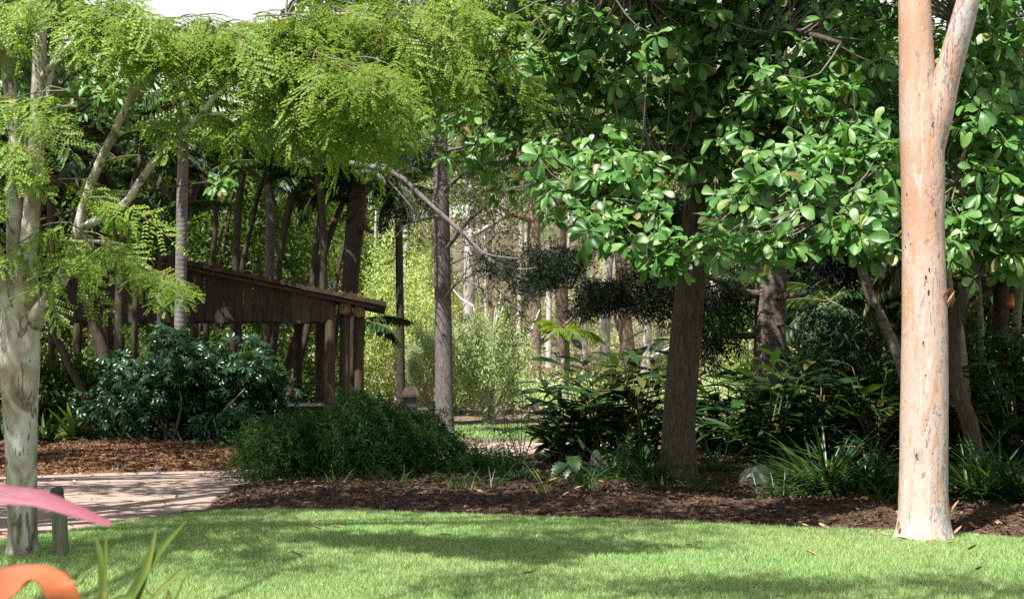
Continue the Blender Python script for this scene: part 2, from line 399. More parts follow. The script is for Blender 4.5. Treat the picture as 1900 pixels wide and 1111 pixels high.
M['grass'] = grassmat()
def soil(name, stops, sc1=9, bd=.03):
    k = N(name); f = k.noise(sc1, 8, .7); g = k.noise(.6, 4)
    return k.done(k.mix(k.math('MULTIPLY', g, .5), k.ramp(f, stops), stops[0][1]), .95, .15, f, bd, .9)
M['lawn_soil'] = soil('lawn_thatch', [(.3, (.06, .10, .025)), (.7, (.13, .19, .05))])
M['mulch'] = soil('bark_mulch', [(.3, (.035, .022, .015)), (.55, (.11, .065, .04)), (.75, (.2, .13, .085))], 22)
M['mulch_orange'] = soil('orange_mulch', [(.3, (.07, .035, .015)), (.55, (.2, .10, .045)), (.75, (.33, .19, .1))], 22)
M['ground'] = soil('leaf_litter_ground', [(.3, (.08, .062, .045)), (.55, (.19, .15, .11)), (.75, (.3, .24, .17))], 5)
def chipmat(name, a, b, c):
    k = N(name); return k.done(k.ramp(k.rnd(), [(0, a), (.6, b), (1, c)]), .85, .2)
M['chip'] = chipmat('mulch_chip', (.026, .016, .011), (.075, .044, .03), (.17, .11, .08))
M['chip_orange'] = chipmat('orange_mulch_chip', (.05, .026, .013), (.155, .078, .038), (.29, .175, .1))
M['litter'] = chipmat('dry_fallen_leaf', (.22, .12, .06), (.38, .24, .13), (.5, .37, .22))
def pathmat():
    k = N('path_paving'); mp = k.n('ShaderNodeMapping'); mp.inputs['Rotation'].default_value = (0, 0, .5); k.l(k.co.outputs['Object'], mp.inputs[0])
    b = k.n('ShaderNodeTexBrick'); b.inputs['Scale'].default_value = 1; b.inputs['Brick Width'].default_value = .23; b.inputs['Row Height'].default_value = .115
    b.inputs['Mortar Size'].default_value = .006; k.l(mp.outputs[0], b.inputs[0])
    b.inputs[1].default_value = (.33, .235, .19, 1); b.inputs[2].default_value = (.41, .31, .255, 1); b.inputs[3].default_value = (.16, .12, .09, 1)
    f = k.noise(1.3, 6); g = k.noise(30, 4)
    col = k.mix(k.ramp(f, [(.4, .45), (.62, 0)]), b.outputs[0], (.24, .18, .145)); col = k.mix(k.ramp(g, [(.55, 0), (.7, .4)]), col, (.45, .37, .3))
    return k.done(col, .85, .25, k.mix(.5, b.outputs['Fac'], g), .006, .5)
M['path'] = pathmat()
def plankmat():
    k = N('weathered_plank'); o = k.n('ShaderNodeObjectInfo'); f = k.noise(3, 8, .65, (14, 14, .7), .5)
    col = k.ramp(f, [(.3, (.02, .015, .012)), (.7, (.072, .054, .044))])
    col = k.mix(k.ramp(o.outputs['Random'], [(.5, 0), (1, .6)]), col, (.11, .088, .072))
    return k.done(col, .85, .2, f, .008, .8)
M['plank'] = plankmat()
M['post'] = barkmat('round_timber_post', (.035, .026, .019), (.115, .082, .055), (9, 9, .8), .012)
M['log_end'] = plain('log_end_grain', (.16, .12, .08), (.32, .25, .17), 9)
M['beam'] = barkmat('dark_beam', (.02, .014, .01), (.06, .04, .03), (3, 9, 9), .01)
M['roof'] = soil('roof_with_leaf_litter', [(.3, (.03, .022, .017)), (.55, (.075, .052, .04)), (.75, (.15, .105, .075))], 7)
def bollard():
    k = N('grey_green_post'); f = k.noise(3, 8, .65, (12, 12, .8)); g = k.noise(2, 4)
    col = k.ramp(f, [(.3, (.075, .085, .05)), (.7, (.22, .225, .15))]); col = k.mix(k.ramp(g, [(.5, 0), (.68, .7)]), col, (.2, .22, .09))
    return k.done(col, .85, .2, f, .008)
M['bollard'] = bollard()
M['cap'] = plain('dark_post_top', (.03, .032, .03), (.07, .075, .07), 20)
M['rock'] = plain('grey_rock', (.19, .18, .165), (.4, .385, .36), 5, .9, .2, None, .03)
M['rock_pale'] = plain('pale_rock', (.3, .27, .23), (.5, .46, .42), 5, .9, .2, None, .03)
M['metal_dark'] = plain('dark_metal', (.02, .021, .024), (.05, .052, .055), 9, .45, .5)
M['metal_pale'] = plain('pale_metal', (.35, .36, .37), (.5, .5, .5), 9, .4, .5)
def bromeliad(name, a, b, c):
    k = N(name); at = k.n('ShaderNodeAttribute', attribute_name='leaf_place'); mp = k.n('ShaderNodeMapping'); mp.inputs['Scale'].default_value = (9, 1.6, 1); k.l(at.outputs['Vector'], mp.inputs[0])
    n = k.n('ShaderNodeTexNoise'); n.inputs['Scale'].default_value = 1.6; n.inputs['Detail'].default_value = 6; k.l(mp.outputs[0], n.inputs['Vector']); f = n.outputs['Fac']   # fine lengthwise veins
    g = k.noise(14, 4); sp = k.n('ShaderNodeSeparateXYZ'); k.l(at.outputs['Vector'], sp.inputs[0])
    col = k.mix(k.ramp(sp.outputs['Y'], [(.35, 0), (.95, .9)]), k.ramp(f, [(.36, a), (.64, b)]), c)
    col = k.mix(k.ramp(k.math('ABSOLUTE', sp.outputs['X']), [(.8, 0), (1, .55)]), col, tuple(q * .6 for q in a)); col = k.mix(k.ramp(g, [(.62, 0), (.72, .5)]), col, tuple(q * .55 for q in a))
    return k.done(col, .42, .4, f, .002, .6, trans=col, tf=.3)
M['brom_pink'] = bromeliad('pink_bromeliad_leaf', (.33, .07, .105), (.37, .165, .23), (.38, .11, .15))
M['brom_orange'] = bromeliad('orange_bromeliad_leaf', (.48, .11, .045), (.48, .2, .13), (.5, .14, .025))
M['brom_red'] = plain('red_leaf_tip', (.5, .03, .02), (.6, .06, .03), 9, .4)
M['lilac'] = plain('lilac_petal', (.4, .33, .5), (.55, .48, .62), 9, .6)
M['orange_sheath'] = bromeliad('orange_sheath', (.5, .12, .04), (.6, .2, .08), (.45, .1, .03))

# ------------------------------------------------------------------ ground
def sdf(pts, poly):
    """Signed distance, positive inside."""
    p = np.asarray(pts)[:, None]; a = np.asarray(poly, float); b = np.roll(a, -1, 0)
    e = (b - a)[None]; v = p - a[None]
    t = np.clip((v * e).sum(-1) / (e * e).sum(-1), 0, 1); d = np.linalg.norm(v - e * t[..., None], axis=-1).min(1)
    x, y = p[..., 0], p[..., 1]
    c = ((a[None, :, 1] <= y) != (b[None, :, 1] <= y)) & (x < a[None, :, 0] + (y - a[None, :, 1]) / np.where(b[None, :, 1] == a[None, :, 1], 1e-9, (b - a)[None, :, 1]) * e[..., 0])
    return np.where(c.sum(1) % 2 == 1, d, -d)
def sheet(name, poly, mat, res, top, bank, wob=0.0, mound=0.0, label=None):
    poly = np.array(poly, float); lo_, hi_ = poly.min(0) - res * 2, poly.max(0) + res * 2
    nx, ny = int((hi_[0] - lo_[0]) / res) + 2, int((hi_[1] - lo_[1]) / res) + 2
    gx, gy = np.meshgrid(lo_[0] + np.arange(nx) * res, lo_[1] + np.arange(ny) * res)
    pts = np.stack([gx.ravel(), gy.ravel()], -1); s = sdf(pts, poly)
    if wob: s = s + wob * (np.sin(pts[:, 0] * 3.1 + pts[:, 1]) * .6 + np.sin(pts[:, 0] * 7.7 - pts[:, 1] * 5.3) * .4)
    u = np.clip(s / bank, -1, 1)
    z = np.where(u > 0, top * np.minimum(u * 1.0, 1), u * .06)
    if mound: z = z + mound * np.clip(s / 1.6, 0, 1) ** 1.3 * (1 + .25 * np.sin(pts[:, 0] * 2.3) * np.sin(pts[:, 1] * 1.9)) + (RNG.normal(size=len(z)) * .008 * (s > 0))
    z = z + np.where(pts[:, 1] > 40, hill(pts[:, 0], pts[:, 1]), 0)
    keep = s > -res * 2.2
    i = (np.arange(ny - 1)[:, None] * nx + np.arange(nx - 1)[None]).ravel()
    Q = np.stack([i, i + 1, i + nx + 1, i + nx], -1); Q = Q[keep[Q].all(1)]
    g = Geo().add(np.stack([pts[:, 0], pts[:, 1], z], -1), Q); o = g.build(name, mat, kind='structure')
    def height(x, y):
        ix = np.clip(((np.asarray(x) - lo_[0]) / res).round().astype(int), 0, nx - 1); iy = np.clip(((np.asarray(y) - lo_[1]) / res).round().astype(int), 0, ny - 1)
        return z[iy * nx + ix]
    return poly, height
def scatter(poly, n, rng=RNG, margin=0.0, weight=None):
    poly = np.asarray(poly); lo_, hi_ = poly.min(0), poly.max(0); outp = []
    while sum(map(len, outp)) < n:
        p = rng.uniform(lo_, hi_, (n, 2)); p = p[sdf(p, poly) > margin]
        p = p[np.abs(p[:, 0]) < 0.40 * p[:, 1] + 1.0]
        outp.append(p)
    return np.concatenate(outp)[:n]

gx = np.concatenate([np.linspace(-400, -40, 14), np.linspace(-36, 36, 49), np.linspace(40, 400, 14)])
gy = np.concatenate([np.linspace(-60, -4, 8), np.linspace(0, 100, 81), np.linspace(110, 700, 22)])
XX, YY = np.meshgrid(gx, gy); ZZ = hill(XX, np.minimum(YY, 170))
i = (np.arange(len(gy) - 1)[:, None] * len(gx) + np.arange(len(gx) - 1)[None]).ravel()
Geo().add(np.stack([XX.ravel(), YY.ravel(), ZZ.ravel()], -1), np.stack([i, i + 1, i + len(gx) + 1, i + len(gx)], -1)).build('ground', M['ground'], kind='structure')

edge = [Gd(*q) for q in [(250, 967), (400, 951), (520, 949), (700, 951), (950, 961), (1200, 968), (1450, 981), (1700, 988), (1900, 1003)]]
path_near = [Gd(*q) for q in [(-500, 1020), (0, 1000), (120, 985), (250, 965), (380, 942), (440, 903), (520, 893), (620, 880), (800, 862), (900, 850), (1090, 847), (1260, 847)]]
path_far = [Gd(*q) for q in [(1260, 820), (1060, 817), (900, 822), (800, 836), (620, 860), (460, 872), (200, 878), (0, 885), (-500, 890)]]
lawn_poly = [(-9, -4), (-9, 12.2)] + [Gd(0, 1004), Gd(120, 989)] + edge + [(6.5, 12.6), (9.5, 12.4), (9.5, -4)]
path_poly = path_near + path_far
bed_poly = edge[1:] + [(6.5, 12.7), (12, 12.5), (13, 27), (3.2, 27)] + path_near[:3:-1]
bank_poly = path_far[:2:-1] + [(-0.6, 27.4), (-2.5, 29.5), (-12, 29.5), (-14, 24)]
bank_poly = [q for q in bank_poly]
far_lawn_poly = [(-3, 33.5), (1, 32.2), (8, 32), (14, 33), (14, 41), (6, 42), (-2, 40)]
_, lawn_h = sheet('lawn', lawn_poly, M['lawn_soil'], .2, .02, .15, .04)
_, path_h = sheet('path', path_poly, M['path'], .12, .014, .04)
_, bed_h = sheet('mulch_bed', bed_poly, M['mulch'], .13, .03, .15, .07, .10)
_, bank_h = sheet('mulch_bank', bank_poly, M['mulch_orange'], .13, .03, .15, .06, .15)
_, flawn_h = sheet('far_lawn', far_lawn_poly, M['lawn_soil'], .3, .02, .3, .1)

# grass blades, real geometry
def grass(name, poly, hfun, n, blades, hgt, wdt, rng):
    c = scatter(poly, n, rng, .02); k = np.repeat(c, blades, 0) + rng.normal(size=(n * blades, 2)) * hgt * .45
    m = len(k); a = rng.uniform(0, 6.283, m); h = hgt * rng.uniform(.5, 1.25, m); lean = rng.uniform(.15, .95, m) * h; a2 = rng.uniform(0, 6.283, m)
    z = hfun(k[:, 0], k[:, 1]) - .005
    b = np.stack([k[:, 0], k[:, 1], z], -1); wv = np.stack([np.cos(a), np.sin(a), 0 * a], -1) * (wdt * rng.uniform(.6, 1.2, m))[:, None]
    tip = b + np.stack([np.cos(a2) * lean, np.sin(a2) * lean, h], -1)
    V = np.stack([b - wv, b + wv, tip], 1).reshape(-1, 3); f = np.arange(m * 3).reshape(-1, 3)
    g = Geo().add(V, f); o = g.build(name, M['grass'], kind='stuff', smooth=False); return o
vis_lawn = [q for q in lawn_poly]
vis_lawn = [(-9, 8.6), (-9, 12.2)] + lawn_poly[2:-3] + [(6.5, 12.6), (9.5, 12.4), (9.5, 8.6)]
tag(grass('grass', vis_lawn, lawn_h, 90000, 6, .042, .0034, np.random.default_rng(3)), 'short mown green grass covering the lawn in front', 'grass')
tag(grass('far_grass', far_lawn_poly, flawn_h, 9000, 6, .09, .010, np.random.default_rng(4)), 'sunlit strip of grass beyond the rear path', 'grass')
# mulch chips
def chips(name, poly, hfun, n, mat, size, rng, label):
    c = scatter(poly, n, rng, .03); L = np.stack([c[:, 0], c[:, 1], hfun(c[:, 0], c[:, 1]) + .008], -1)
    R = frames(rand_dir(n, 0, rng) * np.array([1, 1, .35]), rand_dir(n, 1.2, rng))
    T = (np.array([[-.22, -.5, 0], [.2, -.45, 0], [.26, .5, .05], [-.15, .55, .03]]), [np.array([[0, 1, 2, 3]])])
    g = Geo().mass(T, R, size * rng.uniform(.4, 1.5, n), L); tag(g.build(name, mat, kind='stuff', smooth=False), label, 'mulch')
chips('mulch_chips', bed_poly, bed_h, 80000, M['chip'], .038, np.random.default_rng(5), 'dark brown bark chips covering the shaded bed')
chips('mulch_chips', bank_poly, bank_h, 44000, M['chip_orange'], .045, np.random.default_rng(6), 'orange brown bark chips covering the bank behind the path')
# dry leaves on the bed and the forest floor
def litter(name, poly, hfun, n, size, rng, label):
    c = scatter(poly, n, rng); L = np.stack([c[:, 0], c[:, 1], hfun(c[:, 0], c[:, 1]) + .02], -1)
    T = blade([0, .3, .7, 1], [.02, .2, .2, .02], -.3, .5)
    g = Geo().mass(T, frames(rand_dir(n, 0, rng) * np.array([1, 1, .2]), rand_dir(n, 1.5, rng)), size * rng.uniform(.5, 1.3, n), L)
    tag(g.build(name, M['litter'], kind='stuff'), label, 'leaf litter')
litter('leaf_litter', bed_poly, bed_h, 420, .085, np.random.default_rng(8), 'scattered dry leaves lying on the dark bed')
litter('leaf_litter', [(-40, 44), (40, 44), (60, 110), (-60, 110)], hill, 9000, .3, np.random.default_rng(9), 'dry leaf litter over the wooded slope')
litter('leaf_litter', path_poly, path_h, 240, .07, np.random.default_rng(10), 'small dry leaves strewn on the paved path')
# single fallen leaves on the lawn
fm = Geo().add(blade([0, .3, .7, 1], [.02, .17, .16, .02], -.35, .6)[0], *blade([0, .3, .7, 1], [.02, .17, .16, .02], -.35, .6)[1]).mesh('fallen_leaf', M['litter'])
for k, (px, py, s_) in enumerate([(970, 1074, .12), (1285, 1018, .1), (1500, 984, .13), (1540, 989, .14), (1518, 1040, .14), (1180, 1022, .1), (985, 1043, .1), (840, 1000, .12), (640, 985, .13), (1795, 1030, .12), (1810, 1068, .1), (1090, 1027, .09), (560, 1040, .1), (600, 990, .15), (1045, 1030, .08), (430, 1000, .1)]):
    x, y = Gd(px, py); o = bpy.data.objects.new('fallen_leaf', fm); COL.objects.link(o)
    o.location = (x, y, .045); o.rotation_euler = (random.uniform(-.3, .3), random.uniform(-.3, .3), random.uniform(0, 6)); o.scale = (s_,) * 3
    tag(o, 'dry brown fallen leaf lying on the mown lawn', 'fallen leaf', 'fallen leaves on the lawn')

# ------------------------------------------------------------------ foliage helpers
def clump_leaves(g, centers, per, spread, T, size, zb=.6, rng=RNG, droop=0.0, flat=1.0, outw=None):
    """Leaf-sized faces gathered round every centre."""
    c = np.repeat(np.asarray(centers, float), per, 0); n = len(c)
    off = rng.normal(size=(n, 3)) * np.asarray(spread) * np.array([1, 1, flat]); L = c + off
    ax = rand_dir(n, -droop, rng)
    if outw is not None: ax = nrm(ax + outw * nrm(off))
    R = frames(ax, nrm(rand_dir(n, 0, rng) + np.array(S) * zb * 1.8))        # leaves turn their faces to the sun
    g.mass(T, R, size * rng.uniform(.6, 1.3, n), L); return g
def blob(n, c, r, rng=RNG, shell=.55):
    v = rand_dir(n, 0, rng) * (rng.uniform(shell ** 3, 1, n) ** (1 / 3))[:, None]
    return np.asarray(c) + v * np.asarray(r)
def lumpy(n, c, r, rng, k=9):
    """Points over several merged, uneven lobes."""
    c = np.asarray(c, float); r = np.asarray(r, float); sub = c + rand_dir(k, .25, rng) * rng.uniform(.35, .72, (k, 1)) * r; rs = rng.uniform(.32, .62, (k, 1)) * r
    i = rng.integers(0, k, n); v = rand_dir(n, 0, rng) * (rng.uniform(.12, 1, n) ** (1 / 3))[:, None]
    return sub[i] + v * rs[i] * (1 + .45 * (rng.uniform(size=(n, 1)) > .95))
def twigs(name, parent, ends, limbpts, mat, r0=.012, seed=0, sag=.08, kind='stuff'):
    """Thin branches joining leaf clusters to the nearest point of the limbs, as one mass."""
    rg = np.random.default_rng(seed); lp = np.asarray(limbpts); g = Geo()
    for e in np.asarray(ends):
        d = np.linalg.norm(lp - e, axis=1); a = lp[np.argmin(d + .35 * np.maximum(lp[:, 2] - e[2], -.4))]
        L = np.linalg.norm(e - a); m = (a + e) / 2 + rg.normal(size=3) * L * .09 + np.array([0, 0, sag * L])
        g.add(*tube([a, m, e], [r0 * (.6 + .5 * L), r0 * .7, r0 * .35], 6, 4, 0, cap=False))
    return g.build(name, mat, parent, kind=kind)

def tree_proto(name, seed, H, r, crown, nclump, per, T, lsize, leaf, bark, spread=.45, limbs=5, droop=0., loc=(0, 0, -300), zb=.6, flat=.6, stems=1, sq=1.0):
    """A whole tree: trunk, limbs, crown. crown = (z0, z1, radius)."""
    rg = np.random.default_rng(seed); root = thing(name, loc, None, None); o = np.array(loc); lp = []
    z0, z1, cr = crown
    for st in range(stems):
        b = o + (np.array([0, 0, -.2]) if stems == 1 else np.array([rg.normal() * .2, rg.normal() * .2, -.2])); ln = rg.normal(size=2) * (.04 if stems == 1 else .22) * H
        top = o + np.array([ln[0], ln[1], H]); mid = (b + top) / 2 + np.array([*rg.normal(size=2) * .02 * H, 0])
        Geo().add(*tube([b, b + (mid - b) * .12, mid, top], [r * 1.5, r * 1.05, r * .75, r * .15], 18, 9, .05, seed + st)).build('trunk', bark, root)
        tp = spline([b, b + (mid - b) * .12, mid, top], 30); lp.append(tp[12:])
    main = np.concatenate(lp)
    for k in range(limbs):
        a = main[rg.integers(0, len(main) - 6)]; an = rg.uniform(0, 6.28); L = cr * rg.uniform(.6, 1.05)
        e = a + np.array([math.cos(an) * L, math.sin(an) * L, L * rg.uniform(.2, .9)]); m = (a + e) / 2 + np.array([0, 0, -.08 * L])
        Geo().add(*tube([a, m, e], [r * .42, r * .26, r * .08], 10, 6, .05, k)).build('limb', bark, root)
        lp.append(spline([a, m, e], 12)[4:])
    lp = np.concatenate(lp); g = Geo()
    cen = blob(nclump, o + np.array([0, 0, (z0 + z1) / 2]), (cr, cr * sq, (z1 - z0) / 2), rg, .35)
    near = lp[rg.integers(0, len(lp), nclump)]; cen = cen * .75 + near * .25
    if droop > .8:                                   # weeping strands
        c2 = []
        for c in cen:
            L = rg.uniform(.5, 1.6) * spread * 3; k = max(3, per // 12); t = np.linspace(0, 1, k)[:, None]; dx = rg.normal(size=2) * .25 * L
            c2.append(c + np.concatenate([dx[0] * t, dx[1] * t, -L * t ** 1.3], 1))
        cen2 = np.concatenate(c2); clump_leaves(g, cen2, 12, spread * .28, T, lsize, zb, rg, droop, 1)
    else: clump_leaves(g, cen, per, spread, T, lsize, zb, rg, droop, flat)
    g.build('crown', leaf, root, kind='stuff', smooth=False)
    twigs('twigs', root, cen[::3], lp, bark, .018 * (H / 12), seed)
    return root
HID = []
def first(root, loc, rz, s, label, cat, group=None):
    """Move the prototype itself to its first place."""
    root.location = loc; root.rotation_euler = (0, 0, rz); root.scale = (s,) * 3; tag(root, label, cat, group); return root

# ------------------------------------------------------------------ wooded hillside far behind (one mass)
def far_forest():
    rg = np.random.default_rng(21); g = Geo(); tr = []
    for k in range(260):
        d = rg.uniform(78, 150); x = rg.uniform(-.48, .48) * d; z = float(hill(x, d)); H = rg.uniform(13, 21)
        px = x / d * F + 950
        if 215 < px < 580: H = min(H, EYE + (HY - 150) / F * d - z)
        r = rg.uniform(.16, .34); top = np.array([x + rg.normal() * .8, d, z + H])
        if k % 3 != 1: g.add(*tube([(x, d, z - .3), (x + rg.normal() * .3, d, z + H * .5), top], [r * .75, r * .55, r * .15], 6, 5, .05, k, cap=False), mi=k % 2)
        n = 27; cen = blob(n, (x, d, z + H * .7), (3.2, 3.2, H * .34), rg, .2)
        clump_leaves(g, cen, 16, .55, SMALL, .62, .5, rg, .2, .7) if False else None
        tr.append((cen, k % 3))
    for mi in range(3):
        c = np.concatenate([a for a, b in tr if b == mi]); n0 = len(c)
        cc = np.repeat(c, 32, 0); n = len(cc); L = cc + rg.normal(size=(n, 3)) * .62
        g.mass(SMALL, frames(rand_dir(n, -.2, rg), nrm(rand_dir(n, 0, rg) + np.array(S) * 1.1)), .33 * rg.uniform(.6, 1.3, n), L, mi=2 + mi)
    o = g.build('hillside_forest', [M['gum_white'], M['gum_brown'], M['gum_leaf'], M['greyleaf'], M['lime']], kind='stuff', smooth=False)
    tag(o, 'far wooded hillside of gum trees closing the view', 'forest')
far_forest()

def hill_under():
    rg = np.random.default_rng(23); g = Geo(); n = 1500
    y = 47 + 75 * rg.uniform(0, 1, n) ** 1.3; x = rg.uniform(-.42, .45, n) * y; z = hill(x, y); h = rg.uniform(.3, 1.5, n) * (1 + (y - 47) / 70); mi = rg.integers(0, 3, n)
    for q in range(3):
        s_ = np.where(mi == q)[0]; per = 120; c = np.repeat(np.stack([x[s_], y[s_], z[s_] + h[s_] * .5], -1), per, 0); hh = np.repeat(h[s_], per)[:, None]; m = len(c)
        L = c + rg.normal(size=(m, 3)) * hh * np.array([.32, .32, .26]); g.mass(SMALL, frames(rand_dir(m, -.1, rg), nrm(rand_dir(m, 0, rg) + np.array(S) * 1.1)), (.10 + .045 * hh[:, 0]) * rg.uniform(.6, 1.4, m), L, mi=q)
    tag(g.build('hillside_undergrowth', [M['lime'], M['greyleaf'], M['gum_leaf']], kind='stuff', smooth=False), 'pale green undergrowth covering the wooded slope', 'undergrowth')
hill_under()

# ------------------------------------------------------------------ background trees one can tell apart
gumA = tree_proto('gum_tree', 31, 19, .3, (9, 20, 4.2), 75, 110, NARROW, .3, M['gum_leaf'], M['gum_white'], .6, 6, .3)
gumB = tree_proto('gum_tree', 32, 17, .33, (8, 18, 4.0), 80, 110, NARROW, .3, M['gum_leaf'], M['gum_brown'], .6, 6, .3)
lime = tree_proto('weeping_tree', 33, 6.5, .13, (1.2, 7.0, 2.5), 150, 84, SMALL, .13, M['lime'], M['gum_white'], .42, 6, .9)
grey = tree_proto('weeping_tree', 34, 4.2, .12, (1.4, 4.6, 2.1), 120, 110, NARROW, .19, M['greyleaf'], M['gum_white'], .36, 4, .9, stems=4)
midt = tree_proto('leafy_tree', 35, 9, .18, (1.0, 10, 3.0), 160, 80, SMALL, .2, M['mid'], M['bark_grey'], .5, 6, .2)
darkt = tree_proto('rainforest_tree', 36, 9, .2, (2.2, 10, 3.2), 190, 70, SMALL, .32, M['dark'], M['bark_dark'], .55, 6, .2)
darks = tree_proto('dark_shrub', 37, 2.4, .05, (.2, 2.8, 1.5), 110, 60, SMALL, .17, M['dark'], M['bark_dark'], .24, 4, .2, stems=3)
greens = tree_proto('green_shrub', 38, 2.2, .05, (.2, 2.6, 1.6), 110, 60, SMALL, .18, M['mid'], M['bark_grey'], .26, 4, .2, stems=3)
used = set()
def plant(proto, px, d, rz, s, label, cat, group=None):
    x = X(px, d); loc = (x, d, float(hill(x, d)))
    if proto.name not in used:
        used.add(proto.name); return first(proto, loc, rz, s, label, cat, group)
    return dup(proto, loc, rz, s, label, cat, group)
G1 = 'pale gum trees behind the rear path'; G2 = 'lime weeping trees in the sunlit gap'; G3 = 'dark forest trees behind the garden'; G4 = 'shrubs in the background'
plant(gumA, 866, 62, .3, .95, 'pale gum tree just right of the grey pine trunk, white bark', 'tree', G1)
plant(gumA, 1197, 58, 2.2, .7, 'thin white gum trunk left of the leaning brown trunk', 'tree', G1)
plant(gumA, 1480, 54, 4.0, .7, 'thin white gum trunk right of the dark hoop pine', 'tree', G1)
plant(gumA, 700, 66, 5.1, 1.0, 'pale gum tree behind the end of the shed roof', 'tree', G1)
plant(gumA, 1120, 70, 1.1, 1.0, 'pale gum with a low bent white limb above the ginger leaves', 'tree', G1)
plant(gumA, 1330, 66, 2.9, 1.0, 'pale gum tree between the two big dark trunks', 'tree', G1)
for px, d, s_, lb in [(962, 78, .7, 'slim pale trunk left of the thick brown grey gum'), (1018, 72, .6, 'slim pale trunk between the thick gum and the dark brown gum'), (1085, 66, .62, 'slim pale trunk right of the dark brown gum'), (1225, 74, .7, 'slim pale trunk right of the thin white gum'), (905, 84, .8, 'slim pale trunk above the silvery weeping tree'), (760, 74, .8, 'slim pale trunk left of the grey pine trunk'), (1365, 62, .6, 'slim pale trunk just left of the hoop pine'), (1515, 70, .7, 'slim pale trunk behind the fan palm'), (640, 82, .9, 'slim pale trunk behind the shed posts'), (1305, 80, .8, 'slim pale trunk hidden by the leaning brown trunk')]:
    plant(gumA, px, d, px * .7, (s_ * .8, s_ * .8, s_ * 1.2), lb, 'tree', G1)
plant(gumB, 990, 56, .5, 1.0, 'thick brown grey gum trunk above the papyrus stems', 'tree', 'brown gum trees behind the rear path')
plant(gumB, 1046, 64, 3.3, 1.0, 'dark brown gum trunk beside the thicker grey one', 'tree', 'brown gum trees behind the rear path')
plant(gumB, 1170, 60, 1.7, .95, 'reddish brown gum trunk left of the thin white trunk', 'tree', 'brown gum trees behind the rear path')
plant(gumB, 1560, 62, 4.4, 1.0, 'brown gum tree behind the dark understorey on the right', 'tree', 'brown gum trees behind the rear path')
plant(lime, 735, 50, .2, .85, 'lime weeping tree between the shed and the grey pine trunk', 'tree', G2)
plant(lime, 690, 52, 1.8, 1.1, 'lime weeping tree close behind the shed corner posts', 'tree', G2)
plant(lime, 775, 76, 3.2, 1.2, 'lime tree farthest behind the grey pine trunk', 'tree', G2)
plant(lime, 1395, 52, 2.6, .8, 'low lime green tree left of the hoop pine', 'tree', G2)
plant(grey, 900, 42, .4, .82, 'silvery weeping tree with white stems beside the far lawn', 'tree')
plant(grey, 800, 47, 2.4, .7, 'silvery weeping bush left of the grey pine trunk foot', 'tree')
for px, d, s, lb in [(560, 52, 1.0, 'green leafy tree behind the leaning palm stems'), (400, 50, 1.05, 'green leafy tree behind the middle of the shed'), (230, 48, 1.1, 'green leafy tree behind the left end of the shed'),
                     (60, 46, 1.1, 'green leafy tree behind the mottled forked trunk'), (1260, 75, 1.3, 'green leafy tree behind the leaning brown trunk'), (1700, 58, 1.3, 'green leafy tree behind the pink trunk'), (-120, 44, 1.2, 'green leafy tree at the left edge behind the shed'), (470, 44, 1.05, 'green leafy tree above the middle of the shed roof'), (170, 43, 1.1, 'green leafy tree above the left end of the shed roof'), (330, 47, 1.15, 'green leafy tree behind the grey ringed palm'), (640, 60, 1.3, 'green leafy tree behind the dark shaggy palm')]:
    plant(midt, px, d, px * .37, s, lb, 'tree', G3)
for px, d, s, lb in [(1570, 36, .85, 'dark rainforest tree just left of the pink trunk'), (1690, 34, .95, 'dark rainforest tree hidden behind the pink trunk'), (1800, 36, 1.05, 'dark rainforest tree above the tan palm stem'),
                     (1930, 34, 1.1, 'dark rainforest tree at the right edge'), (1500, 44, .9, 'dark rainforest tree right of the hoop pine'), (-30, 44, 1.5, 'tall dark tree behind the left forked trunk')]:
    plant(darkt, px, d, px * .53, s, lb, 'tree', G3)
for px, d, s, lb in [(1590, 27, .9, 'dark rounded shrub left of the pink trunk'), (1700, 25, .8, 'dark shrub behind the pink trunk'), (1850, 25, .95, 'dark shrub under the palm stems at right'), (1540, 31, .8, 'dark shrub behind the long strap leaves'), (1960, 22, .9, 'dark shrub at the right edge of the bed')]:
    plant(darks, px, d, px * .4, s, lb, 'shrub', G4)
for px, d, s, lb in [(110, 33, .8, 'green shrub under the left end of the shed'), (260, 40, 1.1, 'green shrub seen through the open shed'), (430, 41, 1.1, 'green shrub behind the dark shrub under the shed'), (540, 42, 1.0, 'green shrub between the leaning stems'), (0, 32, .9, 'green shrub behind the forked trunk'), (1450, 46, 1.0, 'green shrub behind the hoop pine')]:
    plant(greens, px, d, px * .4, s, lb, 'shrub', G4)

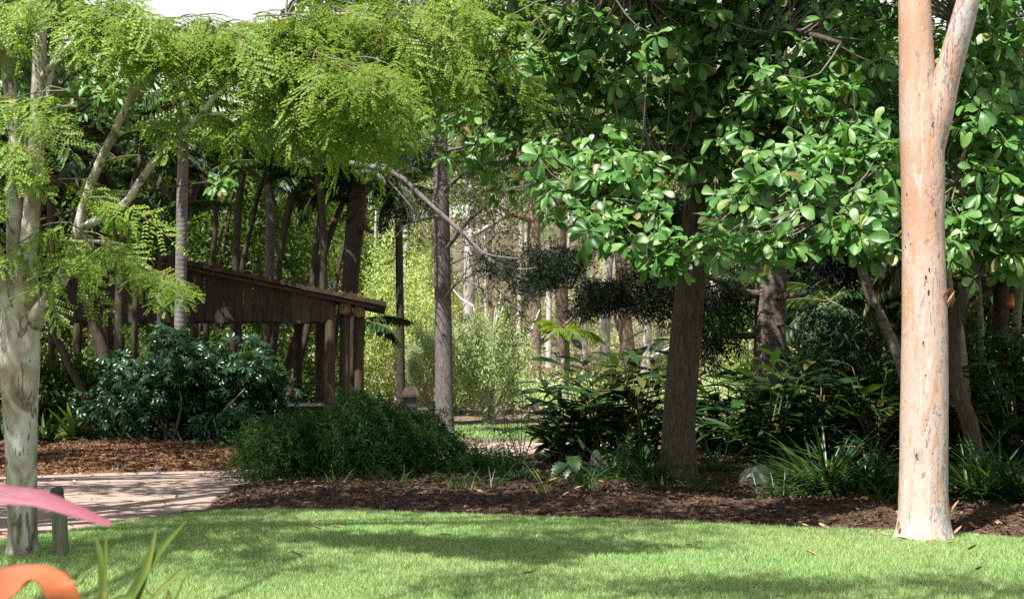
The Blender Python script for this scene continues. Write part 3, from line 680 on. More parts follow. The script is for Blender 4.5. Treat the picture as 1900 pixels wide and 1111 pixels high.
# ------------------------------------------------------------------ timber shed
def shed():
    c = np.array([X(612, 32), 32.0]); l = np.array([X(50, 31.3), 31.3]); u = (l - c); W = np.linalg.norm(u); u = u / W; v = np.array([-u[1], u[0]])
    if v[1] < 0: v = -v
    A3 = lambda s, t, z: np.array([c[0] + u[0] * s + v[0] * t, c[1] + u[1] * s + v[1] * t, z])
    R = np.array([[u[0], v[0], 0], [u[1], v[1], 0], [0, 0, 1.0]])
    root = thing('timber_shed', (c[0], c[1], 0), 'dark timber shed with plank gable and low sloping roof behind the shrubs', 'shed')
    zb = EYE + (HY - 598) / F * 32; ridge = W * .62; zt0 = EYE + (HY - 548) / F * 32; slope = .205
    roofz = lambda s: zt0 + slope * (s if s < ridge else 2 * ridge - s)
    n = int(W / .215); pw = W / n
    for k in range(n):
        s0, s1 = k * pw + .006, (k + 1) * pw - .006; dz = random.uniform(-.03, .03); t = random.uniform(-.018, .018)
        V = [A3(s, tt, z) for tt in (t - .02, t + .02) for s, z in ((s0, zb + dz), (s1, zb + dz), (s1, roofz(s1) - .1), (s0, roofz(s0) - .1))]
        f = np.array([[3, 2, 1, 0], [4, 5, 6, 7], [0, 1, 5, 4], [1, 2, 6, 5], [2, 3, 7, 6], [3, 0, 4, 7]])
        Geo().add(np.array(V), f).build('plank', M['plank'], root, smooth=False)
    Geo().add(*box(A3(W / 2, .12, zb + .07), (W + .1, .16, .2), R)).build('beam', M['beam'], root, smooth=False)
    # roof: two slopes with bearers and a barge board
    th = .1; ov = 1.28; dep = 4.0
    for nm, (sa, sb) in (('roof', (-ov, ridge)), ('roof', (ridge, W + .8))):
        nseg = 16; V = []; Q = []
        ss = np.linspace(sa, sb, nseg)
        for zz in (0, th):
            for tt in (-.35, dep):
                for s in ss: V.append(A3(s, tt, roofz(s) + zz + random.uniform(-.008, .008)))
        b = lambda a, t, k: (a * 2 + t) * nseg + k
        for k in range(nseg - 1):
            Q += [[b(1, 0, k), b(1, 0, k + 1), b(1, 1, k + 1), b(1, 1, k)], [b(0, 0, k), b(0, 1, k), b(0, 1, k + 1), b(0, 0, k + 1)], [b(0, 0, k), b(0, 0, k + 1), b(1, 0, k + 1), b(1, 0, k)], [b(0, 1, k), b(1, 1, k), b(1, 1, k + 1), b(0, 1, k + 1)]]
        for k in (0, nseg - 1): Q += [[b(0, 0, k), b(1, 0, k), b(1, 1, k), b(0, 1, k)]]
        Geo().add(np.array(V), np.array(Q)).build(nm, M['roof'], root, smooth=False)
    Geo().add(*tube([A3(-1.05, -.2, roofz(-1.05) - .05), A3(1, -.2, roofz(1) - .06), A3(ridge, -.2, roofz(ridge) - .06)], [.05, .05, .05], 14, 7, .08)).build('barge_pole', M['post'], root)
    # log bearers whose ends show beside the gable corner
    for s, r, t0 in ((-.34, .15, .1), (-.66, .14, .22)):
        Geo().add(*tube([A3(s, t0, roofz(s) - .2), A3(s, dep, roofz(s) - .2)], [r, r], 6, 12, .04)).build('log_bearer', M['log_end'], root)
    for s, t, r, zt in ((-.02, .02, .125, zb + .5), (-.34, .34, .13, roofz(-.34) - .34), (-.66, .48, .125, roofz(-.66) - .33), (.3, 3.0, .12, 3.2), (.9, 4.2, .12, 3.2), (W - .1, .1, .13, zb), (W * .55, .12, .1, zb), (W * .55, 5.6, .12, 3.2), (W, 5.6, .12, 3.0)):
        Geo().add(*tube([A3(s, t, -.2), A3(s + .015, t, zt * .5), A3(s, t, zt)], [r, r * .97, r * .93], 12, 12, .02, int(s * 50) % 9)).build('post', M['post'], root)
    for t in (1.5, 3.0, 4.5):
        Geo().add(*box(A3(W * .35, t, zb + .35), (W * .7, .1, .2), R)).build('tie_beam', M['beam'], root, smooth=False)
    rg = np.random.default_rng(5); n = 500
    s = rg.uniform(-1.2, W, n); t = rg.uniform(-.33, 3, n); L = np.array([A3(a, b, roofz(a) + th + .015) for a, b in zip(s, t)])
    Geo().mass(blade([0, .3, .7, 1], [.02, .15, .15, .02], -.3, .5), frames(rand_dir(n, 0, rg), rand_dir(n, .8, rg)), .09 * rg.uniform(.4, 1.3, n), L).build('roof_litter', M['chip_orange'], root, kind='stuff')
    # table under the roof
    tl = A3(.7, 1.6, 0); tb = thing('picnic_table', tl, 'dark topped table standing under the shed roof behind the corner post', 'table')
    ztop = EYE + (HY - 712) / F * tl[1]
    Geo().add(*bevbox((tl[0], tl[1], ztop), (2.2, .8, .06), .02, R)).build('table_top', M['metal_dark'], tb, smooth=False)
    for a in (-.95, .95):
        for b_ in (-.3, .3):
            q = np.array([tl[0] + u[0] * a + v[0] * b_, tl[1] + u[1] * a + v[1] * b_, ztop / 2 - .02]); Geo().add(*box(q, (.06, .06, ztop - .03), R)).build('leg', M['metal_pale'], tb, smooth=False)
    for sd in (-1, 1):
        q = np.array([tl[0] + v[0] * .75 * sd, tl[1] + v[1] * .75 * sd, .62 * ztop]); bn = thing('bench', (q[0], q[1], 0), 'pale bench on the %s side of the table under the shed' % ('near' if sd < 0 else 'far'), 'bench', 'benches under the shed')
        Geo().add(*bevbox(q, (2.0, .3, .05), .015, R)).build('seat', M['metal_pale'], bn, smooth=False)
        for a in (-.8, .8):
            Geo().add(*box((q[0] + u[0] * a, q[1] + u[1] * a, q[2] / 2 - .02), (.06, .26, q[2] - .03), R)).build('leg', M['metal_dark'], bn, smooth=False)
shed()

# ------------------------------------------------------------------ palms
FR = [palmfrond(s, 34, dr, .36, .016, hg).mesh('palm_frond', [M['palm'], M['rachis']]) for s, dr, hg in ((1, .7, .5), (2, .95, .8), (3, .5, .4))]
FRD = [palmfrond(8, 26, 1.5, .3, .02, .9).mesh('dead_frond', [M['dead'], M['rachis']])]
FRB = [palmfrond(9, 30, .9, .36, .018, .6).mesh('palm_frond', [M['palm_bright'], M['rachis']])]
def fronds(root, top, n, L, rng, up=(.1, 1.0), meshes=FR, a0=0, arc=6.283, name='frond'):
    for k in range(n):
        a = a0 + arc * (k + rng.uniform(-.3, .3)) / n; e = rng.uniform(*up)
        d = np.array([[math.cos(a) * math.cos(e), math.sin(a) * math.cos(e), math.sin(e)]])
        R = frames(d, np.array([[0, 0, 1.0]]))[0]; inst(name, meshes[int(rng.integers(len(meshes)))], root, R, L * rng.uniform(.8, 1.15), np.asarray(top) + rng.normal(size=3) * .05)
def palm(pts, label, bark, nf, L, seed, group='palms around the shed', up=(-.2, 1.0), meshes=FR, dead=0):
    """pts as for pxtube from the foot up; the foot is put on the ground."""
    rg = np.random.default_rng(seed); W_ = [P(a, b, d) for a, b, d, _ in pts]; r = [q[3] / 2 / F * q[2] for q in pts]
    base = Vector((W_[0].x, W_[0].y, float(hill(W_[0].x, W_[0].y)))); W_[0] = base + Vector((0, 0, -.15))
    root = thing('palm', base, label, 'palm', group)
    Geo().add(*tube(W_, r, 30, 10, .02, seed)).build('trunk', bark, root)
    fronds(root, W_[-1], nf, L, rg, up, meshes)
    if dead: fronds(root, W_[-1] - Vector((0, 0, .2)), dead, L * .8, rg, (-1.2, -.6), FRD, name='dead_frond')
    return root
palm([(335, 850, 29, 24), (334, 640, 29, 22), (337, 420, 29, 21), (340, 280, 29, 20), (342, 190, 29, 17)], 'grey ringed palm trunk rising in front of the shed', M['palm_trunk'], 9, 1.5, 3, up=(-.3, .7))
palm([(655, 800, 38, 34), (650, 560, 38, 30), (658, 420, 38, 34), (665, 330, 38, 30)], 'thick dark shaggy palm behind the low end of the shed', M['bark_dark'], 10, 1.9, 4, dead=2)
palm([(430, 800, 38, 16), (440, 420, 38, 14), (462, 250, 38, 10)], 'slender dark palm behind the centre of the shed roof', M['bark_dark'], 8, 1.8, 5)
palm([(590, 800, 36, 14), (600, 420, 36, 13), (570, 240, 36, 12)], 'slender palm right of the brown conifer trunk', M['bark_dark'], 8, 1.8, 6)
palm([(230, 800, 36, 16), (215, 400, 36, 14), (205, 270, 36, 12)], 'slender dark palm left of the grey ringed palm', M['bark_dark'], 8, 1.8, 7, dead=1)
palm([(745, 800, 44, 16), (740, 420, 44, 14), (738, 345, 44, 12)], 'small palm with drooping fronds left of the grey pine trunk', M['bark_dark'], 14, 1.9, 8)
palm([(100, 800, 34, 18), (95, 400, 34, 16), (100, 260, 34, 13)], 'dark palm just right of the forked trunk', M['bark_dark'], 8, 1.8, 9, dead=2)
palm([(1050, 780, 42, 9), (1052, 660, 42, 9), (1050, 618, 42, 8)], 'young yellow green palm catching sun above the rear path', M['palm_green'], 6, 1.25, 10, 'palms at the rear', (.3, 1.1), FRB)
palm([(1555, 800, 30, 14), (1548, 620, 30, 13), (1540, 560, 30, 11)], 'small palm with fan of fronds right of the hoop pine', M['bark_dark'], 11, 1.7, 11, 'palms at the rear')
palm([(1805, 790, 22, 18), (1785, 640, 22, 15), (1763, 540, 22, 13), (1755, 440, 22, 12)], 'tan palm stem leaning just right of the pink trunk', M['palm_tan'], 10, 1.8, 12, 'palm stems at the right')
palm([(1830, 800, 24, 14), (1822, 640, 24, 12), (1813, 500, 24, 11), (1810, 430, 24, 10)], 'straight green palm stem second from the pink trunk', M['palm_green'], 10, 1.8, 13, 'palm stems at the right')
palm([(1872, 810, 23, 14), (1884, 640, 23, 16), (1893, 500, 23, 16), (1896, 420, 23, 12)], 'green palm stem nearest the right edge', M['palm_green'], 10, 1.8, 14, 'palm stems at the right')
palm([(1850, 820, 25, 34), (1856, 640, 25, 32), (1860, 480, 25, 30), (1862, 420, 25, 26)], 'thick dark palm trunk behind the green stems', M['bark_dark'], 12, 2.0, 15, 'palm stems at the right', dead=2)
# low frond reaching past the shed end
rt = thing('palm', P(668, 770, 40).to_2d().to_3d(), 'stemless palm whose frond arches out past the shed roof end', 'palm', 'palms around the shed')
Geo().add(*tube([P(665, 860, 37), P(668, 680, 37), P(675, 592, 37)], [.1, .08, .06], 10, 8, .03)).build('trunk', M['bark_dark'], rt)
fronds(rt, P(676, 592, 37), 3, 1.5, np.random.default_rng(3), (.05, .45), FR, -.5, 1.6)
# clumps of thin stems
def clump(stems, label, d, seed, nf=4, L=1.3):
    rg = np.random.default_rng(seed); p0 = P(np.mean([s[0][0] for s in stems]), 800, d); root = thing('clumping_palm', (p0.x, d, 0), label, 'palm', 'clumping palms by the shed')
    for k, st in enumerate(stems):
        pts = [P(a, b, d + (k % 3) * .5 - .5) for a, b, _ in st]; r = [wd / 2 / F * d for _, _, wd in st]
        Geo().add(*tube([Vector((pts[0].x, pts[0].y, -.1))] + pts, [r[0]] + r, 22, 8, .03, seed + k)).build('stem', M['bark_dark'], root)
        fronds(root, pts[-1], nf, L, rg, (-.2, 1.1))
clump([[(160, 745, 15), (125, 670, 14), (92, 590, 13), (78, 480, 11), (70, 330, 9)], [(212, 740, 24), (188, 640, 24), (160, 540, 22), (140, 400, 16), (150, 300, 12)], [(216, 740, 16), (196, 560, 16), (178, 420, 13), (190, 300, 10)]],
      'leaning dark stems in front of the left half of the shed', 30.5, 60)
clump([[(222, 740, 18), (222, 560, 17), (235, 400, 14), (262, 290, 10)], [(248, 740, 13), (252, 560, 13), (270, 420, 11), (300, 330, 9)], [(275, 740, 14), (292, 600, 13), (322, 470, 12), (372, 330, 10)], [(300, 720, 10), (296, 560, 10), (300, 400, 8)]],
      'upright dark stems beside the grey ringed palm', 30.5, 61)
clump([[(478, 760, 14), (500, 600, 14), (530, 420, 12), (560, 300, 9)], [(498, 750, 13), (512, 600, 12), (522, 460, 10), (545, 330, 9)], [(510, 750, 18), (560, 600, 17), (600, 470, 14), (650, 340, 10)], [(533, 750, 14), (570, 610, 13), (585, 470, 11), (600, 360, 9)]],
      'dark stems leaning right behind the open shed', 38.5, 62)
clump([[(350, 760, 10), (372, 600, 9), (410, 430, 8), (460, 280, 6)], [(365, 760, 8), (395, 560, 8), (425, 400, 7), (440, 260, 6)], [(420, 760, 9), (400, 560, 9), (385, 400, 7), (350, 270, 6)]], 'slim stems crossing behind the shed roof', 42, 64)
clump([[(590, 760, 10), (612, 600, 9), (640, 450, 8), (700, 300, 6)], [(600, 760, 9), (604, 600, 8), (596, 430, 7), (575, 280, 6)], [(610, 760, 8), (632, 560, 8), (668, 420, 7), (690, 330, 5)]], 'slim stems leaning right beside the low end of the roof', 43, 65)
clump([[(452, 750, 12), (442, 560, 11), (470, 400, 9), (500, 300, 8)], [(380, 740, 12), (385, 560, 12), (400, 420, 10), (395, 300, 8)]], 'two thin stems behind the middle of the shed', 39.5, 63)
o = Geo().add(*tube([P(1877, 545, 22), P(1876, 557, 21.9), P(1873, 569, 21.8)], [.015, .055, .06], 8, 7, .15, 3)).build('leaf_sheath', M['orange_sheath'])
tag(o, 'orange dried leaf sheath hanging among the dark palm trunks', 'leaf sheath')

# ------------------------------------------------------------------ big trunks of the middle distance
LIMBPTS = {}
def bigtree(name, label, trunk, limbs, bark, group=None, n=44, sides=18, rough=.035, seed=0, limb_names=None, cat='tree'):
    d0 = trunk[0][2]; b = P(*trunk[0][:3]); root = thing(name, (b.x, b.y, 0), label, cat, group)
    W_ = [P(a, y, d) for a, y, d, _ in trunk]; r = [q[3] / 2 / F * q[2] for q in trunk]
    Geo().add(*tube(W_, r, n, sides, rough, seed, flare=.09)).build('trunk', bark, root)
    lp = [spline(W_, 40)]
    for k, l in enumerate(limbs):
        LW = [P(a, y, d) for a, y, d, _ in l]; Geo().add(*tube(LW, [q[3] / 2 / F * q[2] for q in l], 18 if len(l) > 3 else 12, 9, .05, seed + k + 1)).build('limb', bark, root)
        lp.append(spline(LW, 24))
    LIMBPTS[root.name] = np.concatenate(lp); return root

# grey pine trunk in the sunlit gap
pine = bigtree('pine_tree', 'grey straight pine trunk standing alone in the sunlit gap', [(826, 815, 35, 48), (825, 780, 35, 37), (823, 640, 35, 33), (820, 460, 35, 31), (818, 320, 35, 27), (816, 120, 35, 22), (816, -60, 35, 16)],
   [[(822, 470, 35, 8), (880, 400, 34, 6), (950, 350, 33, 3)], [(818, 400, 35, 7), (760, 415, 34, 4), (735, 440, 34, 2)], [(818, 360, 35, 9), (880, 310, 34, 7), (980, 290, 33, 4)], [(822, 560, 35, 6), (860, 520, 34, 4), (930, 560, 33.5, 2)], [(817, 260, 35, 8), (760, 210, 34, 5), (690, 200, 34, 3)], [(817, 200, 35, 9), (900, 150, 34, 6), (990, 150, 34, 3)]], M['bark_pine'], seed=5)
rg = np.random.default_rng(91); cen = []
for (a, b, rx, ry, n) in [(900, 330, 90, 70, 60), (880, 200, 110, 70, 60), (930, 470, 60, 60, 34), (780, 380, 50, 40, 14), (720, 200, 60, 50, 24), (960, 570, 40, 40, 14), (1000, 330, 60, 60, 30)]:
    for k in range(n): cen.append(P(a + rg.normal() * rx * .6, b + rg.normal() * ry * .6, 34 + rg.normal() * .8))
cen = np.array([list(c) for c in cen]); g = Geo(); clump_leaves(g, cen, 40, .2, NARROW, .16, .3, rg, .3, .7); g.build('crown', leafmat('pine_foliage', (.05, .075, .03), (.11, .13, .06)), pine, kind='stuff', smooth=False)
twigs('twigs', pine, cen[::2], LIMBPTS[pine.name], M['bark_pine'], .012, 4)
# brown conifer behind the shed with the long arching branch
conif = bigtree('conifer_tree', 'brown conifer behind the shed with a long bare branch arching right', [(500, 810, 39, 22), (500, 560, 39, 20), (503, 290, 39, 17), (505, 60, 39, 14)],
   [[(503, 270, 38.8, 12), (590, 293, 36, 12), (665, 306, 34.5, 11), (735, 322, 33.5, 10), (790, 372, 33, 9), (850, 425, 32.5, 8), (905, 480, 32, 7), (960, 515, 31.5, 6), (1060, 535, 31, 5)],
    [(860, 430, 32.4, 6), (900, 470, 31.5, 4), (965, 480, 31, 3)], [(735, 322, 33.5, 8), (800, 290, 33.5, 7), (870, 270, 33.2, 4)], [(700, 312, 34, 4), (760, 380, 33.5, 3), (790, 430, 33.4, 2)], [(905, 480, 32, 5), (960, 500, 31.7, 4), (1030, 490, 31.4, 3)], [(503, 200, 39, 9), (430, 170, 38, 6), (370, 180, 37, 4)]], M['bark_pine'], seed=9)
def needles(root, spots, seed, mat=None, size=.13, per=130):
    rg = np.random.default_rng(seed); cen = []
    for a, b, d, rx, ry, n in spots:
        for k in range(n): cen.append(P(a + rg.normal() * rx * .5, b + rg.normal() * ry * .5, d + rg.normal() * .5))
    cen = np.array([list(c) for c in cen]); g = Geo(); clump_leaves(g, cen, per, .10, NARROW, size, .3, rg, .3, .8, .8); g.build('crown', mat or M['needle'], root, kind='stuff', smooth=False)
    twigs('twigs', root, cen, LIMBPTS[root.name], M['bark_dark'], .01, seed)
needles(conif, [(1030, 498, 31, 75, 36, 40), (1000, 520, 31.2, 40, 30, 14), (940, 495, 31.8, 40, 20, 6), (800, 290, 33.5, 60, 20, 10)], 17)
# dark hoop pine
hoop = bigtree('hoop_pine', 'dark hoop pine trunk with horizontal limbs and a sunlit patch', [(1424, 850, 25, 76), (1426, 800, 25, 66), (1428, 700, 25, 61), (1430, 560, 25, 58), (1434, 430, 25, 53), (1438, 250, 25, 48), (1440, 40, 25, 40), (1440, -120, 25, 30)],
   [[(1440, 552, 24.8, 13), (1490, 545, 24, 11), (1525, 524, 23.5, 9), (1552, 508, 23, 7), (1600, 470, 22.6, 5)], [(1420, 548, 25, 16), (1370, 540, 24.6, 14), (1320, 515, 24.3, 12), (1240, 500, 24, 8)], [(1415, 622, 25, 13), (1350, 622, 25.2, 12), (1290, 608, 25.5, 10), (1210, 570, 26, 7), (1120, 550, 26.5, 5)], [(1440, 600, 24.8, 6), (1500, 620, 24, 4), (1560, 640, 23.5, 3)], [(1420, 400, 25, 13), (1340, 380, 24.6, 10), (1260, 400, 24.3, 6)], [(1436, 330, 25, 12), (1530, 320, 24.5, 8)], [(1432, 480, 24.8, 5), (1480, 430, 24.5, 3)]], M['bark_hoop'], seed=12, rough=.03)
needles(hoop, [(1130, 550, 26.2, 80, 30, 34), (1205, 565, 25.8, 45, 30, 18), (1200, 505, 26, 40, 20, 8), (1335, 555, 24.6, 50, 40, 22), (1330, 640, 25, 30, 26, 8), (1570, 640, 23.5, 50, 60, 30), (1560, 480, 23, 60, 40, 24), (1260, 420, 24.5, 80, 50, 40), (1530, 330, 24.5, 60, 60, 30)], 18)
needles(hoop, [(1335, 595, 24.8, 40, 30, 14), (1350, 610, 25.4, 30, 30, 8)], 19, M['mid'], .13, 70)
# curved grey trunks at the right
bigtree('leaning_tree', 'thin grey trunk curving down towards the pink trunk from its left', [(1712, 850, 22, 24), (1690, 740, 22, 22), (1664, 655, 22, 21), (1640, 600, 22, 20), (1618, 555, 22, 20), (1598, 490, 22, 17), (1590, 400, 22, 13)], [[(1625, 570, 22, 13), (1640, 500, 22, 12), (1640, 420, 22, 9)]], M['bark_hoop'], seed=15)
bigtree('leaning_tree', 'dark crooked trunk just right of the pink trunk', [(1812, 860, 19, 34), (1800, 790, 19, 32), (1782, 740, 19, 31), (1770, 680, 19, 28), (1772, 600, 19, 25), (1800, 520, 19, 20), (1830, 440, 19, 15)], [[(1790, 540, 19, 14), (1830, 500, 19, 12), (1880, 470, 19, 8)]], M['bark_brown'], seed=16)

# ------------------------------------------------------------------ broad-leaved trees (whorls of big leaves)
OB = [Geo().add(t[0], *t[1], uv=t[0][:, :2]).mesh('leaf', M['broad']) for t in OBOV]
def whorls(root, spots, seed, nparts=300):
    """spots: (px, py, depth, rx, ry, depth spread, count). The nearest leaves are parts, the others one mass."""
    rg = np.random.default_rng(seed); W_, Ln = [], []
    for a, b, d, rx, ry, ds, n in spots:
        for k in range(int(n * 1.45)):
            q = rg.normal(size=2); q = q / max(1, np.linalg.norm(q) / 1.6) * .62
            W_.append(list(P(a + q[0] * rx, b + q[1] * ry, d + rg.normal() * ds)))
    W_ = np.array(W_); recs = []
    for c in W_:
        axis = nrm(np.array([-.15 + rg.normal() * .4, -.55 + rg.normal() * .35, .7 + rg.normal() * .3])); n = int(rg.integers(6, 12))
        e1 = nrm(np.cross(axis, [0.3, 1, .2])); e2 = np.cross(axis, e1)
        for k in range(n):
            a = 6.283 * k / n + rg.uniform(-.3, .3); tilt = rg.uniform(-.35, .75)
            dr = (math.cos(a) * e1 + math.sin(a) * e2) * math.cos(tilt) + axis * math.sin(tilt); dr = dr + np.array([0, 0, -.22])
            upv = axis * math.cos(tilt) - (math.cos(a) * e1 + math.sin(a) * e2) * math.sin(tilt) + rg.normal(size=3) * .18
            recs.append((c + dr * .03, dr, upv, rg.uniform(.115, .225)))
    L = np.array([r[0] for r in recs]); R = frames(np.array([r[1] for r in recs]), np.array([r[2] for r in recs])); sz = np.array([r[3] for r in recs])
    px = L[:, 0] / L[:, 1] * F + 950; py = HY - (L[:, 2] - EYE) / L[:, 1] * F
    score = L[:, 1] + np.where((px < 0) | (px > 1900) | (py < 0), 100, 0); order = np.argsort(score)
    for k in order[:nparts]: inst('leaf', OB[k % 4], root, R[k], sz[k], L[k])
    g = Geo(); rest = order[nparts:]
    for q in range(4):
        s_ = rest[rest % 4 == q]; g.mass(OBOV[q], R[s_], sz[s_], L[s_])
    g.build('crown', M['broad'], root, kind='stuff')
    twigs('twigs', root, W_, LIMBPTS[root.name], M['twig'], .012, seed)
bl = bigtree('broadleaf_tree', 'big rough brown leaning trunk with glossy broad leaves above the bed', [(1258, 925, 18.6, 116), (1258, 895, 18.6, 80), (1259, 800, 18.6, 62), (1265, 700, 18.6, 58), (1279, 560, 18.6, 55), (1292, 420, 18.6, 51), (1302, 300, 18.6, 47), (1306, 180, 18.5, 44), (1312, 20, 18.4, 36), (1318, -200, 18.2, 22)],
   [[(1300, 275, 18.5, 32), (1235, 225, 18.2, 30), (1150, 178, 17.8, 26), (1060, 150, 17.6, 18), (960, 170, 17.8, 12), (820, 110, 18.3, 8), (660, 90, 18.6, 5)], [(1304, 245, 18.4, 26), (1380, 215, 17.6, 22), (1480, 235, 16.4, 16), (1570, 270, 15, 9)], [(1305, 190, 18.4, 26), (1370, 100, 17, 22), (1460, 60, 15.8, 15), (1560, 80, 14.6, 8)], [(1306, 160, 18.3, 22), (1260, 60, 17.2, 18), (1180, -20, 16, 12), (1090, -40, 15, 7)],
    [(1300, 290, 18.4, 18), (1260, 300, 17, 13), (1180, 340, 16, 8), (1110, 370, 15.4, 5)], [(1302, 280, 18.3, 20), (1370, 300, 16.8, 15), (1450, 350, 15.4, 11), (1540, 390, 14.2, 7)], [(1310, 0, 18.3, 24), (1350, -150, 16.5, 18), (1420, -250, 14.5, 10)], [(1310, -40, 18.3, 22), (1250, -180, 16.5, 16), (1150, -260, 15, 9)]], M['bark_brown'], seed=20, n=56, sides=24, rough=.03)
lit = lambda py, d: d + .75 * ((HY - py) / F * 14.5 - 1.2)          # the sunlit face of the crown leans back with height
whorls(bl, [(a, b - (34 if a < 1260 else 16), lit(b, d), rx, ry, .16, n) for a, b, d, rx, ry, n in [  # sunlit boughs reaching forward
    (1500, 390, 13.8, 150, 60, 24), (1390, 400, 13.8, 70, 50, 13), (1330, 470, 13.7, 45, 25, 6), (1410, 475, 13.7, 60, 40, 9), (1590, 320, 13.9, 90, 70, 18), (1480, 310, 13.9, 90, 40, 10), (1530, 215, 14.0, 80, 60, 18), (1570, 110, 14.0, 80, 70, 16), (1610, 440, 13.7, 60, 50, 12), (1550, 460, 13.7, 50, 40, 8),
    (1110, 330, 15.0, 110, 60, 20), (1150, 410, 15.0, 80, 55, 15), (1060, 390, 15.1, 60, 50, 9), (1190, 470, 15.0, 60, 50, 9), (1235, 520, 15.0, 30, 30, 5), (1110, 460, 15.0, 50, 30, 6)]] + [
    # shaded layers behind
    (1200, 90, 17.2, 230, 100, .7, 90), (1440, 120, 17.0, 190, 130, .7, 90), (1060, 220, 17.6, 120, 80, .6, 40), (1360, 280, 17.2, 120, 80, .6, 40), (930, 290, 17.8, 60, 70, .5, 16), (1000, 60, 16.2, 120, 70, .5, 34), (1090, 30, 16.4, 70, 50, .2, 12), (1500, 260, 17.4, 140, 90, .6, 40), (1220, 230, 17.5, 130, 70, .6, 36), (1620, 200, 17.5, 90, 160, .6, 40), (1630, 20, 17.2, 80, 40, .5, 26), (1250, 15, 17.6, 300, 40, .5, 60), (900, 20, 17.6, 130, 50, .5, 26), (640, 60, 18.6, 90, 60, .5, 26), (760, 80, 18.4, 90, 70, .5, 32), (760, 200, 18.6, 60, 60, .5, 14), (600, 170, 18.8, 60, 70, .5, 14), (700, 0, 18.4, 160, 30, .5, 20), (900, 140, 18, 90, 90, .5, 24), (860, 240, 18.2, 60, 60, .5, 10),
    # crown above the picture
    (1200, -110, 17.2, 300, 80, .6, 90), (1500, -110, 17.2, 250, 80, .6, 90), (1350, -240, 17.2, 350, 90, .7, 90), (1000, -110, 17, 150, 70, .5, 40), (1230, -240, 15.6, 320, 50, .35, 120), (1000, -190, 16, 140, 50, .4, 30)], 41)
bl2 = bigtree('broadleaf_tree', 'broad leaved tree at the right edge whose boughs show behind the pink trunk', [(2080, 930, 17, 70), (2075, 700, 17, 60), (2070, 450, 17, 52), (2060, 250, 17, 44), (2050, 0, 17, 34), (2040, -200, 17, 20)],
   [[(2066, 350, 17, 24), (1960, 380, 16.2, 18), (1860, 372, 15.6, 12), (1775, 343, 15.2, 7)], [(2060, 230, 17, 24), (1940, 200, 16, 18), (1830, 220, 15.2, 10)], [(2055, 80, 17, 22), (1930, 50, 16, 16), (1810, 60, 15.2, 9)], [(2068, 420, 17, 18), (1950, 470, 16.2, 12), (1830, 470, 15.4, 6)], [(2050, -50, 17, 22), (1900, -150, 16, 12)]], M['bark_brown'], seed=23)
whorls(bl2, [(1830, 90, 15.2, 80, 90, .4, 34), (1850, 240, 15.2, 70, 90, .4, 36), (1830, 400, 15.1, 80, 60, .35, 24), (1790, 470, 15.0, 40, 50, .3, 8), (1875, 460, 15.1, 50, 50, .3, 14), (1880, 340, 15.3, 40, 60, .4, 14), (1820, 160, 16.4, 110, 180, .6, 60), (1840, 330, 16.4, 90, 130, .6, 44), (1700, 250, 16.6, 90, 200, .6, 40), (1900, -100, 16, 200, 90, 1, 70), (1750, -130, 15.6, 180, 80, .8, 50), (2020, 300, 16, 80, 200, .8, 30)], 42)
# ground cover of the same broad leaves at the left, pale leaves behind the leopard tree
bl3 = bigtree('broadleaf_tree', 'smaller broad leaved tree whose pale leaves show behind the forked trunk', [(30, 870, 23, 16), (34, 600, 23, 13), (44, 350, 23, 11), (60, 180, 23, 10), (70, 60, 23, 6)], [[(44, 330, 23, 8), (130, 220, 22.6, 6), (260, 150, 22.4, 4)], [(50, 260, 23, 8), (90, 190, 22.6, 6), (130, 140, 22.4, 4)], [(40, 420, 23, 7), (240, 360, 22.8, 5), (410, 335, 22.6, 3)]], M['bark_dark'], seed=27)
whorls(bl3, [(190, 170, 22.5, 70, 50, .4, 26), (290, 130, 22.8, 60, 60, .4, 14), (405, 345, 22.5, 20, 20, .2, 4), (150, 90, 23, 60, 60, .4, 14), (60, 60, 23, 90, 60, .4, 26), (220, 70, 23, 50, 40, .4, 12), (40, 180, 23.4, 60, 60, .4, 16), (120, 10, 23, 110, 30, .4, 20)], 43, 200)

# ------------------------------------------------------------------ pink smooth-barked gum
gum = bigtree('smooth_gum', 'tall pink smooth barked gum standing on the lawn edge at right', [(1714, 1030, 12.95, 150), (1714, 1006, 12.95, 120), (1714, 968, 12.95, 97), (1714, 900, 12.95, 88), (1715, 800, 12.95, 86), (1716, 600, 12.95, 82), (1713, 450, 12.95, 76), (1712, 330, 12.95, 78), (1709, 240, 12.95, 78), (1702, 140, 12.95, 66), (1698, 40, 12.95, 60), (1695, -60, 12.95, 57), (1680, -400, 12.6, 42), (1650, -800, 12, 20)],
   [[(1722, 300, 12.95, 56), (1738, 215, 12.9, 62), (1756, 145, 12.85, 50), (1776, 75, 12.8, 46), (1797, 0, 12.75, 42), (1818, -70, 12.7, 40), (1900, -330, 12.3, 28), (1960, -600, 11.6, 14)]], M['pink'], seed=30, n=70, sides=32, rough=.016)
lpts = [LIMBPTS[gum.name]]
def shadow_up(px, py, z):
    x, y = Gd(px, py); k = z / S.z; return np.array([x + S.x * k, y + S.y * k, z])
rg = np.random.default_rng(77); cen = []
for px, py, z, rx, ry, n in [(1080, 985, 8.2, .8, .5, 20), (1190, 990, 8.0, .5, .4, 12), (1080, 945, 9, .8, .5, 18), (1240, 1012, 8.2, .4, .12, 4)]:  # unseen leaf clumps, placed by the lawn shade they should cast
    c0 = shadow_up(px, py, z)
    for k in range(n): cen.append(c0 + rg.normal(size=3) * np.array([rx, ry * 1.2, .35]))
cen = np.array(cen)
